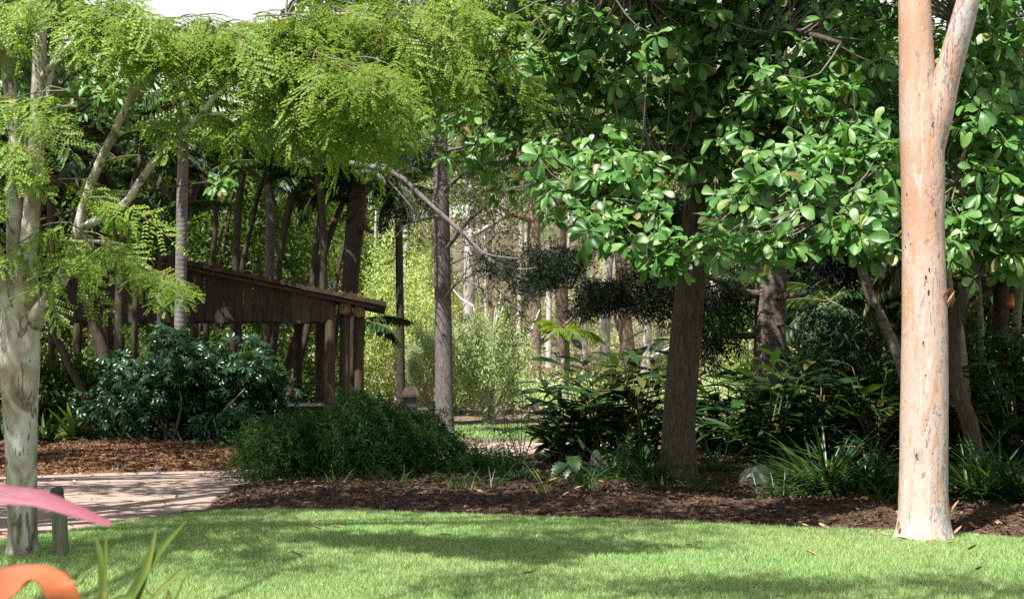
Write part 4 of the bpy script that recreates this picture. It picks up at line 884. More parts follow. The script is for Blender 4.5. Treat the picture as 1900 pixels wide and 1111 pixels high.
for k, (tx, ty, tz) in enumerate([(-1.4, 10.2, 8.2), (-1.8, 11.2, 8.6)]):  # invented limbs above the view, carrying the added shade clumps
    a = np.array(P(1690, -200 - 60 * k, 12.8)); e = np.array([tx, ty, tz]); m = (a + e) / 2 + np.array([0, 0, .4])
    Geo().add(*tube([a, m, e], [.06, .04, .02], 14, 8, .04, k)).build('limb', M['pink'], gum); lpts.append(spline([a, m, e], 20))
LIMBPTS[gum.name] = np.concatenate(lpts)
g = Geo(); clump_leaves(g, cen, 34, .22, NARROW, .21, .2, rg, .5, .7); g.build('crown', M['gum_leaf'], gum, kind='stuff', smooth=False)
twigs('twigs', gum, cen[::2], LIMBPTS[gum.name], M['pink'], .01, 6)
# lifting flakes of bark
fl = blade([0, .3, .7, 1], [.12, .22, .18, .03], -.5, .9)
flm = Geo().add(fl[0], *fl[1]).mesh('bark_flake', M['flake'])
rgf = np.random.default_rng(12)
for k, (px, py, s_) in enumerate([(1752, 575, .17), (1744, 555, .12), (1769, 968, .11), (1764, 945, .1), (1768, 988, .09), (1718, 520, .05), (1722, 548, .055), (1724, 505, .045), (1684, 365, .035), (1686, 440, .035), (1682, 462, .03), (1712, 640, .04), (1718, 700, .035), (1738, 480, .05), (1734, 402, .05), (1668, 985, .09), (1735, 940, .07), (1725, 850, .06), (1745, 800, .07), (1700, 850, .05), (1728, 235, .04), (1738, 190, .05)]):
    dx = (px - 1714) / 42.0; dx = max(-.97, min(.97, dx)); nx_, ny_ = dx, -math.sqrt(1 - dx * dx)
    if py > 930: dx = (px - 1714) / 52.0; dx = max(-1, min(1, dx)); nx_, ny_ = dx, -math.sqrt(max(0, 1 - dx * dx))
    q = P(px, py, 12.95 + ny_ * .19); nn = np.array([[nx_, ny_, .1]]); up_ = np.array([[rgf.normal() * .3, 0, 1 if py < 900 else 1.2]])
    inst('bark_flake', flm, gum, frames(up_, nn)[0], s_, np.array(q) + nn[0] * .004)

# ------------------------------------------------------------------ mottled leopard tree at the left with feathery fronds
D = 11.8
leo = bigtree('leopard_tree', 'forked tree with pale mottled trunk and feathery yellow green fronds', [(40, 1050, D, 78), (41, 1030, D, 64), (42, 980, D, 55), (40, 850, D, 58), (38, 740, D, 66), (36, 670, D, 74), (36, 600, D, 70), (40, 530, D, 60), (38, 470, D, 46)],
   [[(36, 600, D, 50), (12, 545, D - .1, 42), (-12, 470, D - .2, 36), (-40, 380, D - .3, 30), (-80, 200, D - .5, 22), (-120, 0, D - .6, 14)],
    [(34, 540, D, 40), (26, 440, D, 30), (24, 340, D, 27), (28, 250, D, 25), (16, 150, D + .1, 23), (4, 20, D + .2, 20), (-5, -120, D + .2, 14)],
    [(44, 540, D, 40), (54, 440, D - .05, 32), (62, 350, D - .05, 30), (68, 250, D - .05, 29), (72, 130, D - .1, 27), (76, 20, D - .1, 23), (84, -120, D - .1, 15)],
    [(58, 600, D - .02, 40), (88, 560, D - .1, 28), (118, 510, D - .15, 25), (138, 460, D - .2, 22), (152, 395, D - .25, 19), (176, 320, D - .35, 17), (215, 240, D - .45, 15), (250, 168, D - .55, 13), (308, 124, D - .7, 11), (370, 92, D - .85, 9), (440, 60, D - 1, 6)],
    [(156, 420, D - .25, 15), (195, 402, D - .4, 14), (236, 374, D - .5, 14), (272, 318, D - .6, 14), (322, 262, D - .75, 13), (372, 214, D - .9, 12), (402, 176, D - 1, 10), (450, 142, D - 1.15, 9), (540, 110, D - 1.3, 7), (640, 110, D - 1.45, 5)],
    [(246, 172, D - .55, 9), (238, 120, D - .6, 8), (232, 60, D - .6, 6)], [(72, 150, D - .1, 15), (106, 110, D - .2, 13), (150, 60, D - .3, 9), (190, 0, D - .4, 6)], [(68, 250, D - .05, 12), (90, 160, D + .2, 10), (100, 90, D + .3, 8)],
    [(140, 450, D - .2, 8), (190, 450, D - .5, 6), (250, 490, D - .8, 5), (330, 540, D - 1.0, 3)], [(60, 330, D - .1, 9), (40, 260, D - .6, 7), (70, 210, D - 1, 4)], [(440, 60, D - 1, 6), (560, 30, D - 1.2, 5), (700, 30, D - 1.3, 4), (850, 70, D - 1.4, 3)], [(640, 110, D - 1.45, 5), (700, 140, D - 1.5, 4), (750, 170, D - 1.55, 2)], [(372, 214, D - .9, 7), (450, 210, D - 1.1, 5), (560, 230, D - 1.2, 4), (640, 260, D - 1.2, 2)]], M['leopard'], seed=50, n=60, sides=26, rough=.03)
BP = [bipinnate(s, p_, l_) for s, p_, l_ in ((1, 7, 9), (2, 6, 8), (3, 8, 9), (4, 5, 8), (5, 7, 7), (6, 6, 9))]
BPm = [g.mesh('frond', [M['frond'], M['frond_stalk']]) for g in BP]
SPR = [(290, 50, 10.9, 30, 5, 6), (340, 58, 10.9, 30, 5, 6), (390, 64, 10.9, 30, 5, 6), (440, 62, 10.8, 30, 5, 6), (490, 52, 10.8, 30, 5, 6), (245, 50, 10.8, 25, 10, 5), (275, 78, 10.8, 25, 8, 5), (320, 92, 10.8, 30, 8, 6), (370, 102, 10.8, 30, 8, 6), (420, 104, 10.7, 30, 8, 6), (470, 95, 10.7, 30, 8, 6), (520, 75, 10.6, 25, 8, 6), (555, 40, 10.6, 25, 10, 6), (230, 10, 10.9, 25, 10, 5), (185, 0, 11, 40, 10, 6), (600, 20, 10.7, 60, 10, 8), (700, 15, 10.7, 70, 10, 8), (820, 15, 10.6, 60, 10, 5),
       (70, 205, 10.6, 80, 40, 9), (20, 200, 10.7, 50, 40, 6), (110, 235, 10.5, 50, 30, 5), (60, 340, 11.6, 60, 30, 3), (150, 360, 11.2, 60, 25, 3), (40, 490, 11.2, 40, 30, 3), (90, 450, 11.2, 50, 30, 4), (190, 450, 11.1, 40, 30, 5), (230, 370, 11.1, 50, 25, 4), (140, 500, 11.2, 40, 30, 4), (100, 540, 11.3, 40, 25, 3),
       (200, 470, 10.9, 18, 10, 5), (225, 492, 10.8, 15, 9, 5), (252, 508, 10.7, 14, 8, 5), (278, 522, 10.6, 13, 7, 5), (303, 534, 10.55, 12, 6, 5), (326, 544, 10.5, 10, 5, 4),
       (60, 30, 11.2, 70, 30, 7), (150, 40, 11.0, 60, 30, 8), (210, 60, 11, 50, 30, 6), (130, 95, 11.4, 60, 30, 2), (270, 70, 11, 50, 25, 7), (340, 75, 10.9, 50, 22, 7), (400, 75, 10.8, 50, 20, 7), (460, 75, 10.7, 50, 25, 8), (530, 45, 10.6, 40, 30, 9), (590, 40, 10.6, 50, 35, 9), (560, 95, 10.5, 60, 30, 10),
       (350, 105, 10.9, 50, 20, 3), (330, 185, 11.2, 40, 30, 2), (300, 235, 10.9, 50, 14, 3), (375, 235, 10.8, 50, 18, 4), (435, 255, 10.7, 35, 25, 4), (440, 200, 10.8, 40, 30, 3), (470, 150, 10.5, 60, 30, 8),
       (560, 135, 10.2, 60, 25, 10), (630, 135, 10.1, 60, 25, 10), (690, 160, 10.0, 50, 22, 9), (735, 180, 9.9, 30, 14, 6), (560, 190, 10.3, 60, 30, 10), (610, 225, 10.3, 60, 30, 9), (520, 225, 10.4, 50, 35, 8), (550, 262, 10.6, 50, 30, 4), (610, 280, 10.6, 40, 28, 3), (690, 235, 10.6, 50, 30, 4), (650, 262, 10.7, 50, 30, 3), (725, 250, 10.8, 30, 40, 2),
       (640, 60, 10.5, 50, 35, 9), (700, 50, 10.4, 50, 35, 8), (760, 60, 10.4, 50, 35, 7), (800, 110, 10.3, 50, 30, 7), (850, 140, 10.3, 40, 25, 3), (925, 150, 10.2, 35, 16, 4), (880, 40, 10.4, 60, 25, 4), (800, 40, 10.5, 60, 25, 4), (960, 20, 10.4, 40, 15, 3), (800, 190, 10.7, 40, 25, 2),
       (100, -60, 11.6, 140, 30, 12), (560, -60, 11.2, 160, 30, 12), (-80, 100, 11.3, 60, 150, 8), (-60, 350, 11.4, 40, 100, 6), (800, -60, 11, 150, 30, 8),
       (120, -330, 12.6, 260, 60, 18), (420, -420, 13, 300, 80, 20), (-60, -420, 12.8, 250, 90, 20)]
rg = np.random.default_rng(55); fr = []; ends = []
tipdir = np.array([1.0, -.25, -.28])
sprayg = Geo()
for a, b, d, rx, ry, n in SPR:
    small = 195 < a < 330 and 465 < b < 560
    low = a < 470 and b > 150 and not small
    for q in range(2 if n > 4 and not small and not low else 1):                # leafy shoots, each a twig with fronds on both sides
        b_ = b - (38 if b > 150 and a > 430 else 20) + rg.normal() * ry * .55; a_ = a + rg.normal() * rx * .35; fl = 1 if a > 110 or rg.uniform() < .4 else -1
        c0 = np.array(P(a_ - fl * rx * .75, b_ - ry * .1, d + .12 + rg.normal() * .2)); c1 = np.array(P(a_ + fl * rx * .75, b_ + ry * .45, d - .15 + rg.normal() * .25))
        if a_ < 1400: ends.append(c0)
        tw = nrm(c1 - c0); pe = nrm(np.cross(tw, [0, 0, 1.0])); sprayg.add(*tube([c0, (c0 + c1) / 2 + np.array([0, 0, .03]), c1], [.006, .005, .002], 6, 4, 0, cap=False))
        m = max(3, int(round(n * (.8 if n > 4 and not small else 1.0))))
        for k in range(m):
            t = (k + .6) / m; sd = 1 if k % 2 else -1; last = k == m - 1
            dr = tw * (.55 + .3 * rg.normal()) + pe * (0 if last else sd * rg.uniform(.35, 1.0)) + np.array([0, 0, -.34 + rg.normal() * .22])
            fr.append((c0 + (c1 - c0) * t + rg.normal(size=3) * .03, dr, np.array([rg.normal() * .35, rg.normal() * .4 - .75, 1.0]), rg.uniform(.28, .48) * (.62 if small else 1)))
L = np.array([f[0] for f in fr]); R = frames(np.array([f[1] for f in fr]), np.array([f[2] for f in fr])); sz = np.array([f[3] for f in fr])
# nothing hangs in the gap of open sky
tip = L + R[:, :, 1] * sz[:, None] * .8
gap = np.zeros(len(L), bool)
for q in (L, (L + tip) / 2, tip):
    px = q[:, 0] / q[:, 1] * F + 950; py = HY - (q[:, 2] - EYE) / q[:, 1] * F
    lim = 22 * np.clip(1 - ((px - 400) / 132) ** 2, 0, 1) ** .6
    gap |= (np.abs(px - 400) < 132) & (py < lim + 3)
px = L[:, 0] / L[:, 1] * F + 950; py = HY - (L[:, 2] - EYE) / L[:, 1] * F
L, R, sz = L[~gap], R[~gap], sz[~gap]; px, py = px[~gap], py[~gap]
order = np.argsort(L[:, 1] + np.where((py < -5) | (px < -20), 50, 0))
for k in order[:300]: inst('frond', BPm[k % 6], leo, R[k], sz[k], L[k])
g = Geo(); rest = order[300:]
for q in range(6):
    s_ = rest[rest % 6 == q]; V = np.concatenate(BP[q].V)
    for mi in (0, 1): g.mass((V, [f for f, m_ in BP[q].Fs if m_ == mi]), R[s_], sz[s_], L[s_], mi=mi)
g.build('crown', [M['frond'], M['frond_stalk']], leo, kind='stuff')
ends = np.array(ends); epx = ends[:, 0] / ends[:, 1] * F + 950; epy = HY - (ends[:, 2] - EYE) / ends[:, 1] * F
ends = ends[~((np.abs(epx - 400) < 140) & (epy < 45))]
sprayg.build('spray_twigs', M['twig'], leo, kind='stuff')
twigs('twigs', leo, np.array(ends), LIMBPTS[leo.name], M['twig'], .010, 8)
# added unseen trees, their boughs placed to cast shade on the garden
def shade_tree(name, x, y, label, boughs, H, r, leaf, bark, seed, size=.2, T=SMALL, per=40, spread=.3):
    """boughs: (x, y, z, rx, ry, count) leafy bough ends."""
    rg = np.random.default_rng(seed); root = thing(name, (x, y, 0), label, 'tree'); W_ = [(x, y, -.2), (x, y, 1), (x + .1, y, H * .5), (x + .3, y + .2, H)]
    Geo().add(*tube(W_, [r * 1.5, r, r * .8, r * .3], 24, 12, .04, seed)).build('trunk', bark, root); lp = [spline(W_, 40)[16:]]; cen = []
    for k, (bx, by, bz, rx, ry, n) in enumerate(boughs):
        a = np.array([x, y, min(bz, H) * rg.uniform(.5, .75)]); e = np.array([bx, by, bz - .3]); m = (a + e) / 2 + np.array([0, 0, .5])
        Geo().add(*tube([a, m, e], [r * .45, r * .3, r * .12], 12, 8, .05, k)).build('limb', bark, root); lp.append(spline([a, m, e], 20)[5:])
        q = rg.normal(size=(n, 3)) * np.array([rx, ry, .45]); cen.append(e + q)
    cen = np.concatenate(cen); LIMBPTS[root.name] = np.concatenate(lp); g = Geo(); clump_leaves(g, cen, per, spread, T, size, .3, rg, .2, .7)
    g.build('crown', leaf, root, kind='stuff', smooth=False); twigs('twigs', root, cen[::2], LIMBPTS[root.name], bark, .012, seed)
def up(px, py, z, rx, ry, n):
    """A leafy bough end standing between this spot of ground and the sun."""
    q = shadow_up(px, py, z); return (q[0], q[1], q[2], rx, ry, n)
shade_tree('gum_tree', -4.6, 3.4, 'gum tree added out of view at left, near the camera, to shade the lawn', [up(1250, 1095, 7.6, .8, .12, 12), up(1620, 1088, 7.8, .7, .12, 12), up(1850, 1095, 7.6, .4, .12, 6), up(160, 1030, 8, .5, .3, 8), up(260, 1000, 7.6, .6, .2, 13), up(430, 975, 7.8, .6, .25, 12), up(330, 1045, 7.4, .4, .1, 6), up(560, 1060, 7.4, .5, .06, 5), up(900, 1072, 7.6, .5, .05, 5), (-5.75, 9.4, 5.6, .16, .16, 5), (-6.3, 9.0, 6.6, .2, .2, 7)], 8, .16, M['gum_leaf'], M['gum_white'], 71, .19, NARROW, 90, .26)  # unseen; boughs placed to lay shade on the lawn and mottled trunk
shade_tree('added_shade_tree', -12.2, 16, 'spreading tree added out of view at left to shade the shed', [up(420, 790, 13.5, 1.4, 1.4, 44), up(300, 835, 11, 1.0, .5, 20), up(450, 838, 11, .9, .5, 20), up(380, 812, 12, 1.2, .8, 26), up(250, 800, 13, 1.5, 1.4, 46), up(560, 790, 13.5, 1.3, 1.3, 44), up(150, 865, 10, 1.6, .6, 16), up(350, 850, 10, 1.0, .7, 16), up(120, 905, 9.6, 1.2, .5, 14), up(330, 905, 9.6, 1.0, .4, 10), up(60, 950, 9, 1.3, .5, 22), up(330, 950, 9, .6, .3, 10), up(540, 880, 9.8, .8, .9, 26), up(680, 870, 10, .9, .9, 34), up(780, 880, 10, .7, .9, 22), up(560, 775, 16, 1.4, 1.4, 30)], 9, .4, M['dark'], M['bark_grey'], 72, .26)  # unseen, put in to shade the shed, path and shrubs
shade_tree('added_shade_tree', 12.6, 17, 'spreading tree added out of view at right to shade the understorey', [up(1750, 850, 9.5, 1.3, 1.3, 50), up(1550, 840, 10, 1.4, 1.4, 56), up(1400, 830, 10, 1.2, 1.3, 46), up(1850, 880, 9, 1.0, 1.0, 40), up(1250, 850, 9.6, 1.0, 1.1, 40), up(1650, 900, 8.8, 1.0, .8, 34), up(1100, 850, 10, .9, .9, 24), up(1850, 810, 12, 1.8, 1.6, 50), up(1600, 800, 12.5, 1.8, 1.6, 50)], 9, .4, M['dark'], M['bark_grey'], 73, .26)  # unseen, added so its shade falls on the understorey
shade_tree('added_shade_tree', -7.6, 11, 'tree added just out of view at left to shade the mulch bed', [up(960, 938, 8.4, .9, .4, 26), up(780, 938, 8.2, .8, .4, 24), up(600, 928, 8.4, .7, .3, 14), up(700, 900, 8.6, 1.0, .5, 30), up(520, 905, 8.6, .6, .4, 12), up(960, 905, 9, .8, .4, 22), up(860, 860, 9.4, .9, .9, 26), up(1180, 958, 7.6, .6, .14, 12), up(1360, 964, 7.4, .5, .12, 9), up(1500, 972, 7.2, .5, .08, 5)], 8, .25, M['dark'], M['bark_grey'], 74, .2)  # added unseen tree that keeps sun off the mulch bed

# ------------------------------------------------------------------ shrubs and plants
def base_thing(name, px, py, label, cat, group=None, h=0.0):
    x, y = Gd(px, py); return thing(name, (x, y, h), label, cat, group), np.array([x, y, h])
def schefflera(px, py, rx, rz, n, label, seed, group, nparts=300):
    root, b = base_thing('umbrella_shrub', px, py, label, 'shrub', group); rg = np.random.default_rng(seed); Tm = [palmate(7), palmate(6)]
    msh = [t.mesh('leaf', M['schef']) for t in Tm]; c = b + np.array([0, 0, rz * .5])
    for k in range(7):
        e = c + np.array([rg.uniform(-1, 1) * rx * .8, rg.uniform(-1, 1) * rx * .5, rz * rg.uniform(0, .45)])
        Geo().add(*tube([b + rg.normal(size=3) * np.array([.25, .25, 0]), (b + e) / 2 + rg.normal(size=3) * .1, e], [.03, .022, .01], 8, 6, .03, k)).build('stem', M['bark_grey'], root)
    L = lumpy(n, c, (rx * 1.08, rx * .75, rz * .58), rg, 11); L[:, 2] = np.maximum(L[:, 2], .1); L = L[np.argsort(L[:, 1])]
    lump = .22 * np.sin(L[:, 0] * 4.3 + L[:, 2] * 3.1 + seed)[:, None] * nrm(L - c); L = L + lump
    outw = nrm(L - c); ax = nrm(outw * .5 + rand_dir(n, 0, rg) + np.array([0, 0, -.2])); R = frames(ax, nrm(outw * .4 + np.array([0, -.2, .9]) + rand_dir(n, 0, rg) * .75)); sz = rg.uniform(.09, .17, n)
    for k in range(min(nparts, n)): inst('leaf', msh[k % 2], root, R[k], sz[k], L[k])
    g = Geo()
    for q in (0, 1):
        s_ = np.arange(nparts, n); s_ = s_[s_ % 2 == q]; g.mass((np.concatenate(Tm[q].V), [np.concatenate([f for f, _ in Tm[q].Fs])]), R[s_], sz[s_], L[s_])
    g.build('crown', M['schef'], root, kind='stuff')
GS = 'dark glossy shrubs by the shed'
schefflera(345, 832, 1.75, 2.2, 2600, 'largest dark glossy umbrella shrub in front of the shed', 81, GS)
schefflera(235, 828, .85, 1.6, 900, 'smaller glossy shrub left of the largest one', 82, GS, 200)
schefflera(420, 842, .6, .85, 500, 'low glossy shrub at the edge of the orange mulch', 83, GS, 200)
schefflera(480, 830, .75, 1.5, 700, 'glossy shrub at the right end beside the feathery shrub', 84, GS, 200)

def feathery(px, py, rx, ry, rz, n, label, seed, group='feathery shrubs in the bed', mat=None):
    root, b = base_thing('feathery_shrub', px, py, label, 'shrub', group); rg = np.random.default_rng(seed); g = Geo(); c = b + np.array([0, 0, rz * .45])
    for k in range(9):
        a = rg.uniform(0, 6.28); e = c + np.array([math.cos(a) * rx * .7, math.sin(a) * ry * .6, rz * rg.uniform(.1, .5)])
        Geo().add(*tube([b + rg.normal(size=3) * np.array([rx * .25, ry * .25, 0]), (b + e) / 2, e], [.018, .012, .005], 7, 5, .02, k)).build('stem', M['bark_dark'], root)
    st = lumpy(n, c, (rx * 1.1, ry * 1.05, rz * .6), rg, 10); st = st + .22 * np.sin(st[:, 0:1] * 5 + st[:, 2:3] * 3.4 + seed) * nrm(st - c); m = 9; t = np.linspace(0, 1, m)
    dirs = nrm(nrm(st - c) * np.array([1, 1, .4]) + rand_dir(n, 0, rg) * .75); ln = rg.uniform(.18, .75, n) ** 1.2
    pts = st[:, None] + dirs[:, None] * (ln[:, None] * t[None])[..., None] + np.array([0, 0, -1.0]) * (.55 * ln[:, None] * t[None] ** 2)[..., None]
    pts[..., 2] = np.maximum(pts[..., 2], .03)
    L = np.repeat(pts.reshape(-1, 3), 2, 0); q = len(L)
    ax = nrm(np.repeat(np.repeat(dirs, m, 0), 2, 0) * .8 + rand_dir(q, -.25, rg)); g.mass(NARROW, frames(ax, rand_dir(q, .8, rg)), rg.uniform(.05, .10, q), L)
    g.build('crown', mat or M['feather'], root, kind='stuff', smooth=False)
feathery(705, 890, 1.0, .75, .98, 2600, 'largest dark feathery shrub left of the sunlit gap', 91)
feathery(605, 888, .66, .6, .86, 1500, 'dark feathery shrub left of the largest, hanging over the path', 92)
feathery(535, 890, .36, .4, .7, 800, 'light feathery shrub at the path corner', 93)
feathery(800, 892, .45, .45, .8, 900, 'small feathery shrub at the right flank of the largest', 94)
feathery(885, 900, .36, .32, .52, 600, 'low feathery bush right of the big feathery shrub', 95)

LM = [Geo().add(t[0] * np.array([1.35, 1, 1]), *t[1]).mesh('leaf', M['ginger']) for t in LANCE]
def ginger(px, py, ncane, H, spread, label, seed, group='ginger plants in the bed', lsz=(.42, .68)):
    root, b = base_thing('ginger_plant', px, py, label, 'plant', group); rg = np.random.default_rng(seed)
    for k in range(int(ncane * 1.9)):
        a = rg.uniform(0, 6.28); s0 = b + np.array([math.cos(a), math.sin(a), 0]) * spread * .3 * rg.uniform(0, 1); ln = rg.uniform(.25, .9) * spread; h = H * 1.12 * rg.uniform(.4, 1.05)
        pts = [s0, s0 + np.array([math.cos(a) * ln * .25, math.sin(a) * ln * .25, h * .55]), s0 + np.array([math.cos(a) * ln * .95, math.sin(a) * ln * .95, h])]
        Geo().add(*tube(pts, [.014, .011, .005], 9, 5, .02, k)).build('cane', M['cane'], root)
        C = spline(pts, 12); nl = int(rg.integers(7, 11))
        for q in range(nl):
            f = .25 + .75 * q / (nl - 1); i = f * 11; c = C[int(i)]; sd = a + (1.35 if q % 2 else -1.35) + rg.normal() * .35
            if q == nl - 1: sd = a
            dr = np.array([[math.cos(sd), math.sin(sd), .55 - .3 * rg.uniform(-.5, 1.6)]]); inst('leaf', LM[int(rg.integers(3))], root, frames(dr, np.array([[rg.normal() * .2, rg.normal() * .2 - .1, 1.0]]))[0], rg.uniform(*lsz), c)
ginger(1110, 868, 16, 1.75, 1.0, 'tall broad leaved ginger clump beside the rear path', 101)
ginger(1185, 872, 13, 1.6, .8, 'ginger clump right against the leaning brown trunk', 102)
ginger(1052, 868, 10, 1.15, .55, 'lower ginger clump left of the tall one', 103)
ginger(1345, 858, 15, 1.65, .9, 'ginger clump between the brown trunk and the hoop pine', 104)
ginger(1425, 872, 14, 1.4, .8, 'ginger clump behind the grey rock', 105)
ginger(1520, 865, 15, 1.6, 1.0, 'dark ginger clump right of the hoop pine', 106)
ginger(1620, 872, 13, 1.4, .8, 'dark ginger clump left of the pink trunk', 107)
ginger(1800, 878, 14, 1.5, .9, 'ginger clump with yellowing leaves right of the pink trunk', 108)
ginger(1890, 888, 14, 1.5, .9, 'ginger clump at the right edge', 109)

SM = {k: [Geo().add(t[0] * np.array([1.0, 1, 1]), *t[1]).mesh('leaf', M[k]) for t in STRAP] for k in ('strap', 'brightstrap')}
def strapclump(px, py, n, L, label, seed, mat='strap', group='strap leaved clumps', name='strap_leaf_clump', sx=1.0, h=.08, up=(.35, 1.3)):
    root, b = base_thing(name, px, py, label, 'plant', group, h); rg = np.random.default_rng(seed)
    for k in range(n):
        a = rg.uniform(0, 6.28); e = rg.uniform(*up); dr = np.array([[math.cos(a) * math.cos(e), math.sin(a) * math.cos(e), math.sin(e)]])
        s = L * rg.uniform(.6, 1.1)
        o = inst('leaf', SM[mat][int(rg.integers(3))], root, frames(dr, np.array([[-math.cos(a) * .3, -math.sin(a) * .3, 1.0]]))[0], s, b + np.array([rg.normal() * .09, rg.normal() * .09, 0]))
        o.scale = (s * sx, s, s)
strapclump(1530, 932, 200, 1.02, 'big arching strap leaf clump beside the grey rock', 111)
strapclump(1490, 918, 70, .7, 'small strap leaf clump touching the grey rock', 112)
strapclump(1612, 936, 170, .9, 'strap leaf clump just left of the pink trunk', 113)
strapclump(1825, 950, 200, 1.0, 'strap leaf clump just right of the pink trunk', 114)
strapclump(1900, 950, 160, 1.0, 'strap leaf clump at the right edge of the bed', 115)
strapclump(1140, 905, 60, .95, 'long thin strap leaves in front of the pale stone', 116)
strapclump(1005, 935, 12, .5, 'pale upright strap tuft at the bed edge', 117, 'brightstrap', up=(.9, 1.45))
strapclump(690, 905, 34, .45, 'thin strap tuft under the feathery shrub', 118)
strapclump(1195, 910, 100, .85, 'dark strap tuft left of the brown trunk foot', 119)
strapclump(1330, 892, 90, .75, 'dark strap tuft right of the brown trunk foot', 120)
strapclump(955, 905, 70, .6, 'low strap tuft below the papyrus', 121)
strapclump(785, 905, 30, .35, 'low strap tuft at the edge of the bed', 122)
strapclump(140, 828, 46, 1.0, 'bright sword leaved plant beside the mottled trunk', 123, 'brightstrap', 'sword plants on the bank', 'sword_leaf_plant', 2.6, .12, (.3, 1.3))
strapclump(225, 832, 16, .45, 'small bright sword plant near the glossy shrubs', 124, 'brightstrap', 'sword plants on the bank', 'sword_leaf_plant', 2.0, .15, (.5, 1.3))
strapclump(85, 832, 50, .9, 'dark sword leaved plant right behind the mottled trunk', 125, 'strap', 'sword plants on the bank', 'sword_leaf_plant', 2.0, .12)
strapclump(-5, 835, 40, .9, 'sword leaved plant at the left edge', 126, 'strap', 'sword plants on the bank', 'sword_leaf_plant', 2.0, .12)
strapclump(470, 800, 40, 1.0, 'narrow leaved plant between shed and glossy shrub', 127, 'strap', 'sword plants on the bank', 'sword_leaf_plant', 1.6, .0)

for k, (px, py, n, L_, lb) in enumerate([(735, 918, 40, .4, 'low dark tuft in front of the largest feathery shrub'), (850, 922, 44, .42, 'low dark tuft in front of the low feathery bush'), (905, 926, 40, .45, 'low dark tuft left of the pale upright tuft'), (1090, 930, 50, .5, 'low dark tuft right of the big lobed leaves'), (1225, 925, 50, .45, 'low dark tuft just left of the leaning trunk foot'), (1305, 930, 50, .45, 'low dark tuft just right of the leaning trunk foot'), (1450, 940, 60, .55, 'low dark tuft right of the grey rock at the bed edge'), (1650, 952, 50, .5, 'low dark tuft at the left foot of the pink trunk'), (620, 915, 40, .38, 'low dark tuft under the left feathery shrub')]):
    strapclump(px, py, n, L_, lb, 140 + k)
# papyrus with umbrella heads
pr, b = base_thing('papyrus', 965, 885, 'papyrus with drooping umbrella heads beside the rear path', 'plant'); rg = np.random.default_rng(7)
for k, (px, py) in enumerate([(935, 770), (958, 745), (985, 755), (1000, 790), (945, 800), (970, 725), (1015, 765), (920, 795)]):
    e = np.array(P(px, py, b[1] + rg.normal() * .2)); m = (b + e) / 2 + np.array([0, 0, .1])
    Geo().add(*tube([b + rg.normal(size=3) * np.array([.08, .08, 0]), m, e], [.007, .006, .004], 9, 5, 0, k)).build('stem', M['strap'], pr)
    for q in range(15):
        a = q * .419 + rg.uniform(-.2, .2); dr = np.array([[math.cos(a), math.sin(a), .15 + rg.normal() * .2]])
        o = inst('leaf', SM['strap'][int(rg.integers(1, 3))], pr, frames(dr, np.array([[0, 0, 1.0]]))[0], rg.uniform(.26, .4), e)
# big lobed leaves
pr, b = base_thing('philodendron', 1058, 925, 'low plant with big drooping lobed leaves at the bed edge', 'plant')
st = np.linspace(0, 1, 13); lob = np.array([.05, .25, .36, .22, .40, .25, .38, .22, .3, .16, .2, .1, 0.0]); T = blade(st, lob, .5, .25); lm = Geo().add(T[0], *T[1]).mesh('leaf', M['ginger'])
rg = np.random.default_rng(3)
for k, (a, s) in enumerate([(-1.4, .27), (-.6, .25), (-2.3, .26), (.3, .22), (2.8, .22), (-1.8, .2), (-1.1, .24)]):
    dr = np.array([[math.cos(a), math.sin(a), -.25]]); c = b + np.array([math.cos(a) * .1, math.sin(a) * .1, .42 + rg.normal() * .05])
    Geo().add(*tube([b, (b + c) / 2 + np.array([0, 0, .05]), c], [.008, .007, .005], 6, 5, 0)).build('stalk', M['cane'], pr); inst('leaf', lm, pr, frames(dr, np.array([[0, -.3, 1.0]]))[0], s, c)

# strips of shed bark lying round the foot of the pink gum
rg = np.random.default_rng(14); n = 34; a = rg.uniform(0, 6.28, n); q = .3 + rg.gamma(1.5, .16, n); c = np.stack([3.79 + np.cos(a) * q, 12.95 + np.sin(a) * q], -1)
T = blade([0, .3, .7, 1], [.05, .12, .1, .02], -.2, .7)
tag(Geo().mass(T, frames(rand_dir(n, 0, rg) * np.array([1, 1, .2]), rand_dir(n, 1.5, rg)), rg.uniform(.03, .10, n), np.stack([c[:, 0], c[:, 1], lawn_h(c[:, 0], c[:, 1]) + .03], -1)).build('bark_litter', M['flake'], kind='stuff'), 'shed bark strips lying round the foot of the pink gum', 'bark litter')

# ------------------------------------------------------------------ rocks, posts
def rock(px, py, sx, sy, sz_, mat, label, seed, group=None):
    x, y = Gd(px, py); rg = np.random.default_rng(seed); nu, nv = 22, 12; th = np.linspace(0, 2 * np.pi, nu, endpoint=False); ph = np.linspace(-.5, np.pi / 2, nv); V = []
    dirs = rand_dir(14, .2, rg); off = rg.uniform(.62, .95, 14)
    for p in ph:
        for t in th:
            v = np.array([math.cos(t) * math.cos(p), math.sin(t) * math.cos(p), math.sin(p)]); r = min(1.0, min([o / max((v * d).sum(), .05) for d, o in zip(dirs, off)])) * (1 + rg.normal() * .012)
            V.append(v * r * np.array([sx, sy, sz_]) + np.array([x, y, .03]))
    i = (np.arange(nv - 1)[:, None] * nu + np.arange(nu)[None]).ravel(); i2 = (np.arange(nv - 1)[:, None] * nu + (np.arange(nu)[None] + 1) % nu).ravel()
    o = Geo().add(np.array(V), np.stack([i, i2, i2 + nu, i + nu], -1)).build('rock', mat); return tag(o, label, 'rock', group)
rock(1400, 914, .28, .26, .42, M['rock'], 'grey rounded rock right of the leaning brown trunk', 3)
rock(1106, 892, .12, .12, .42, M['rock_pale'], 'narrow pale upright stone among the ginger leaves', 5)
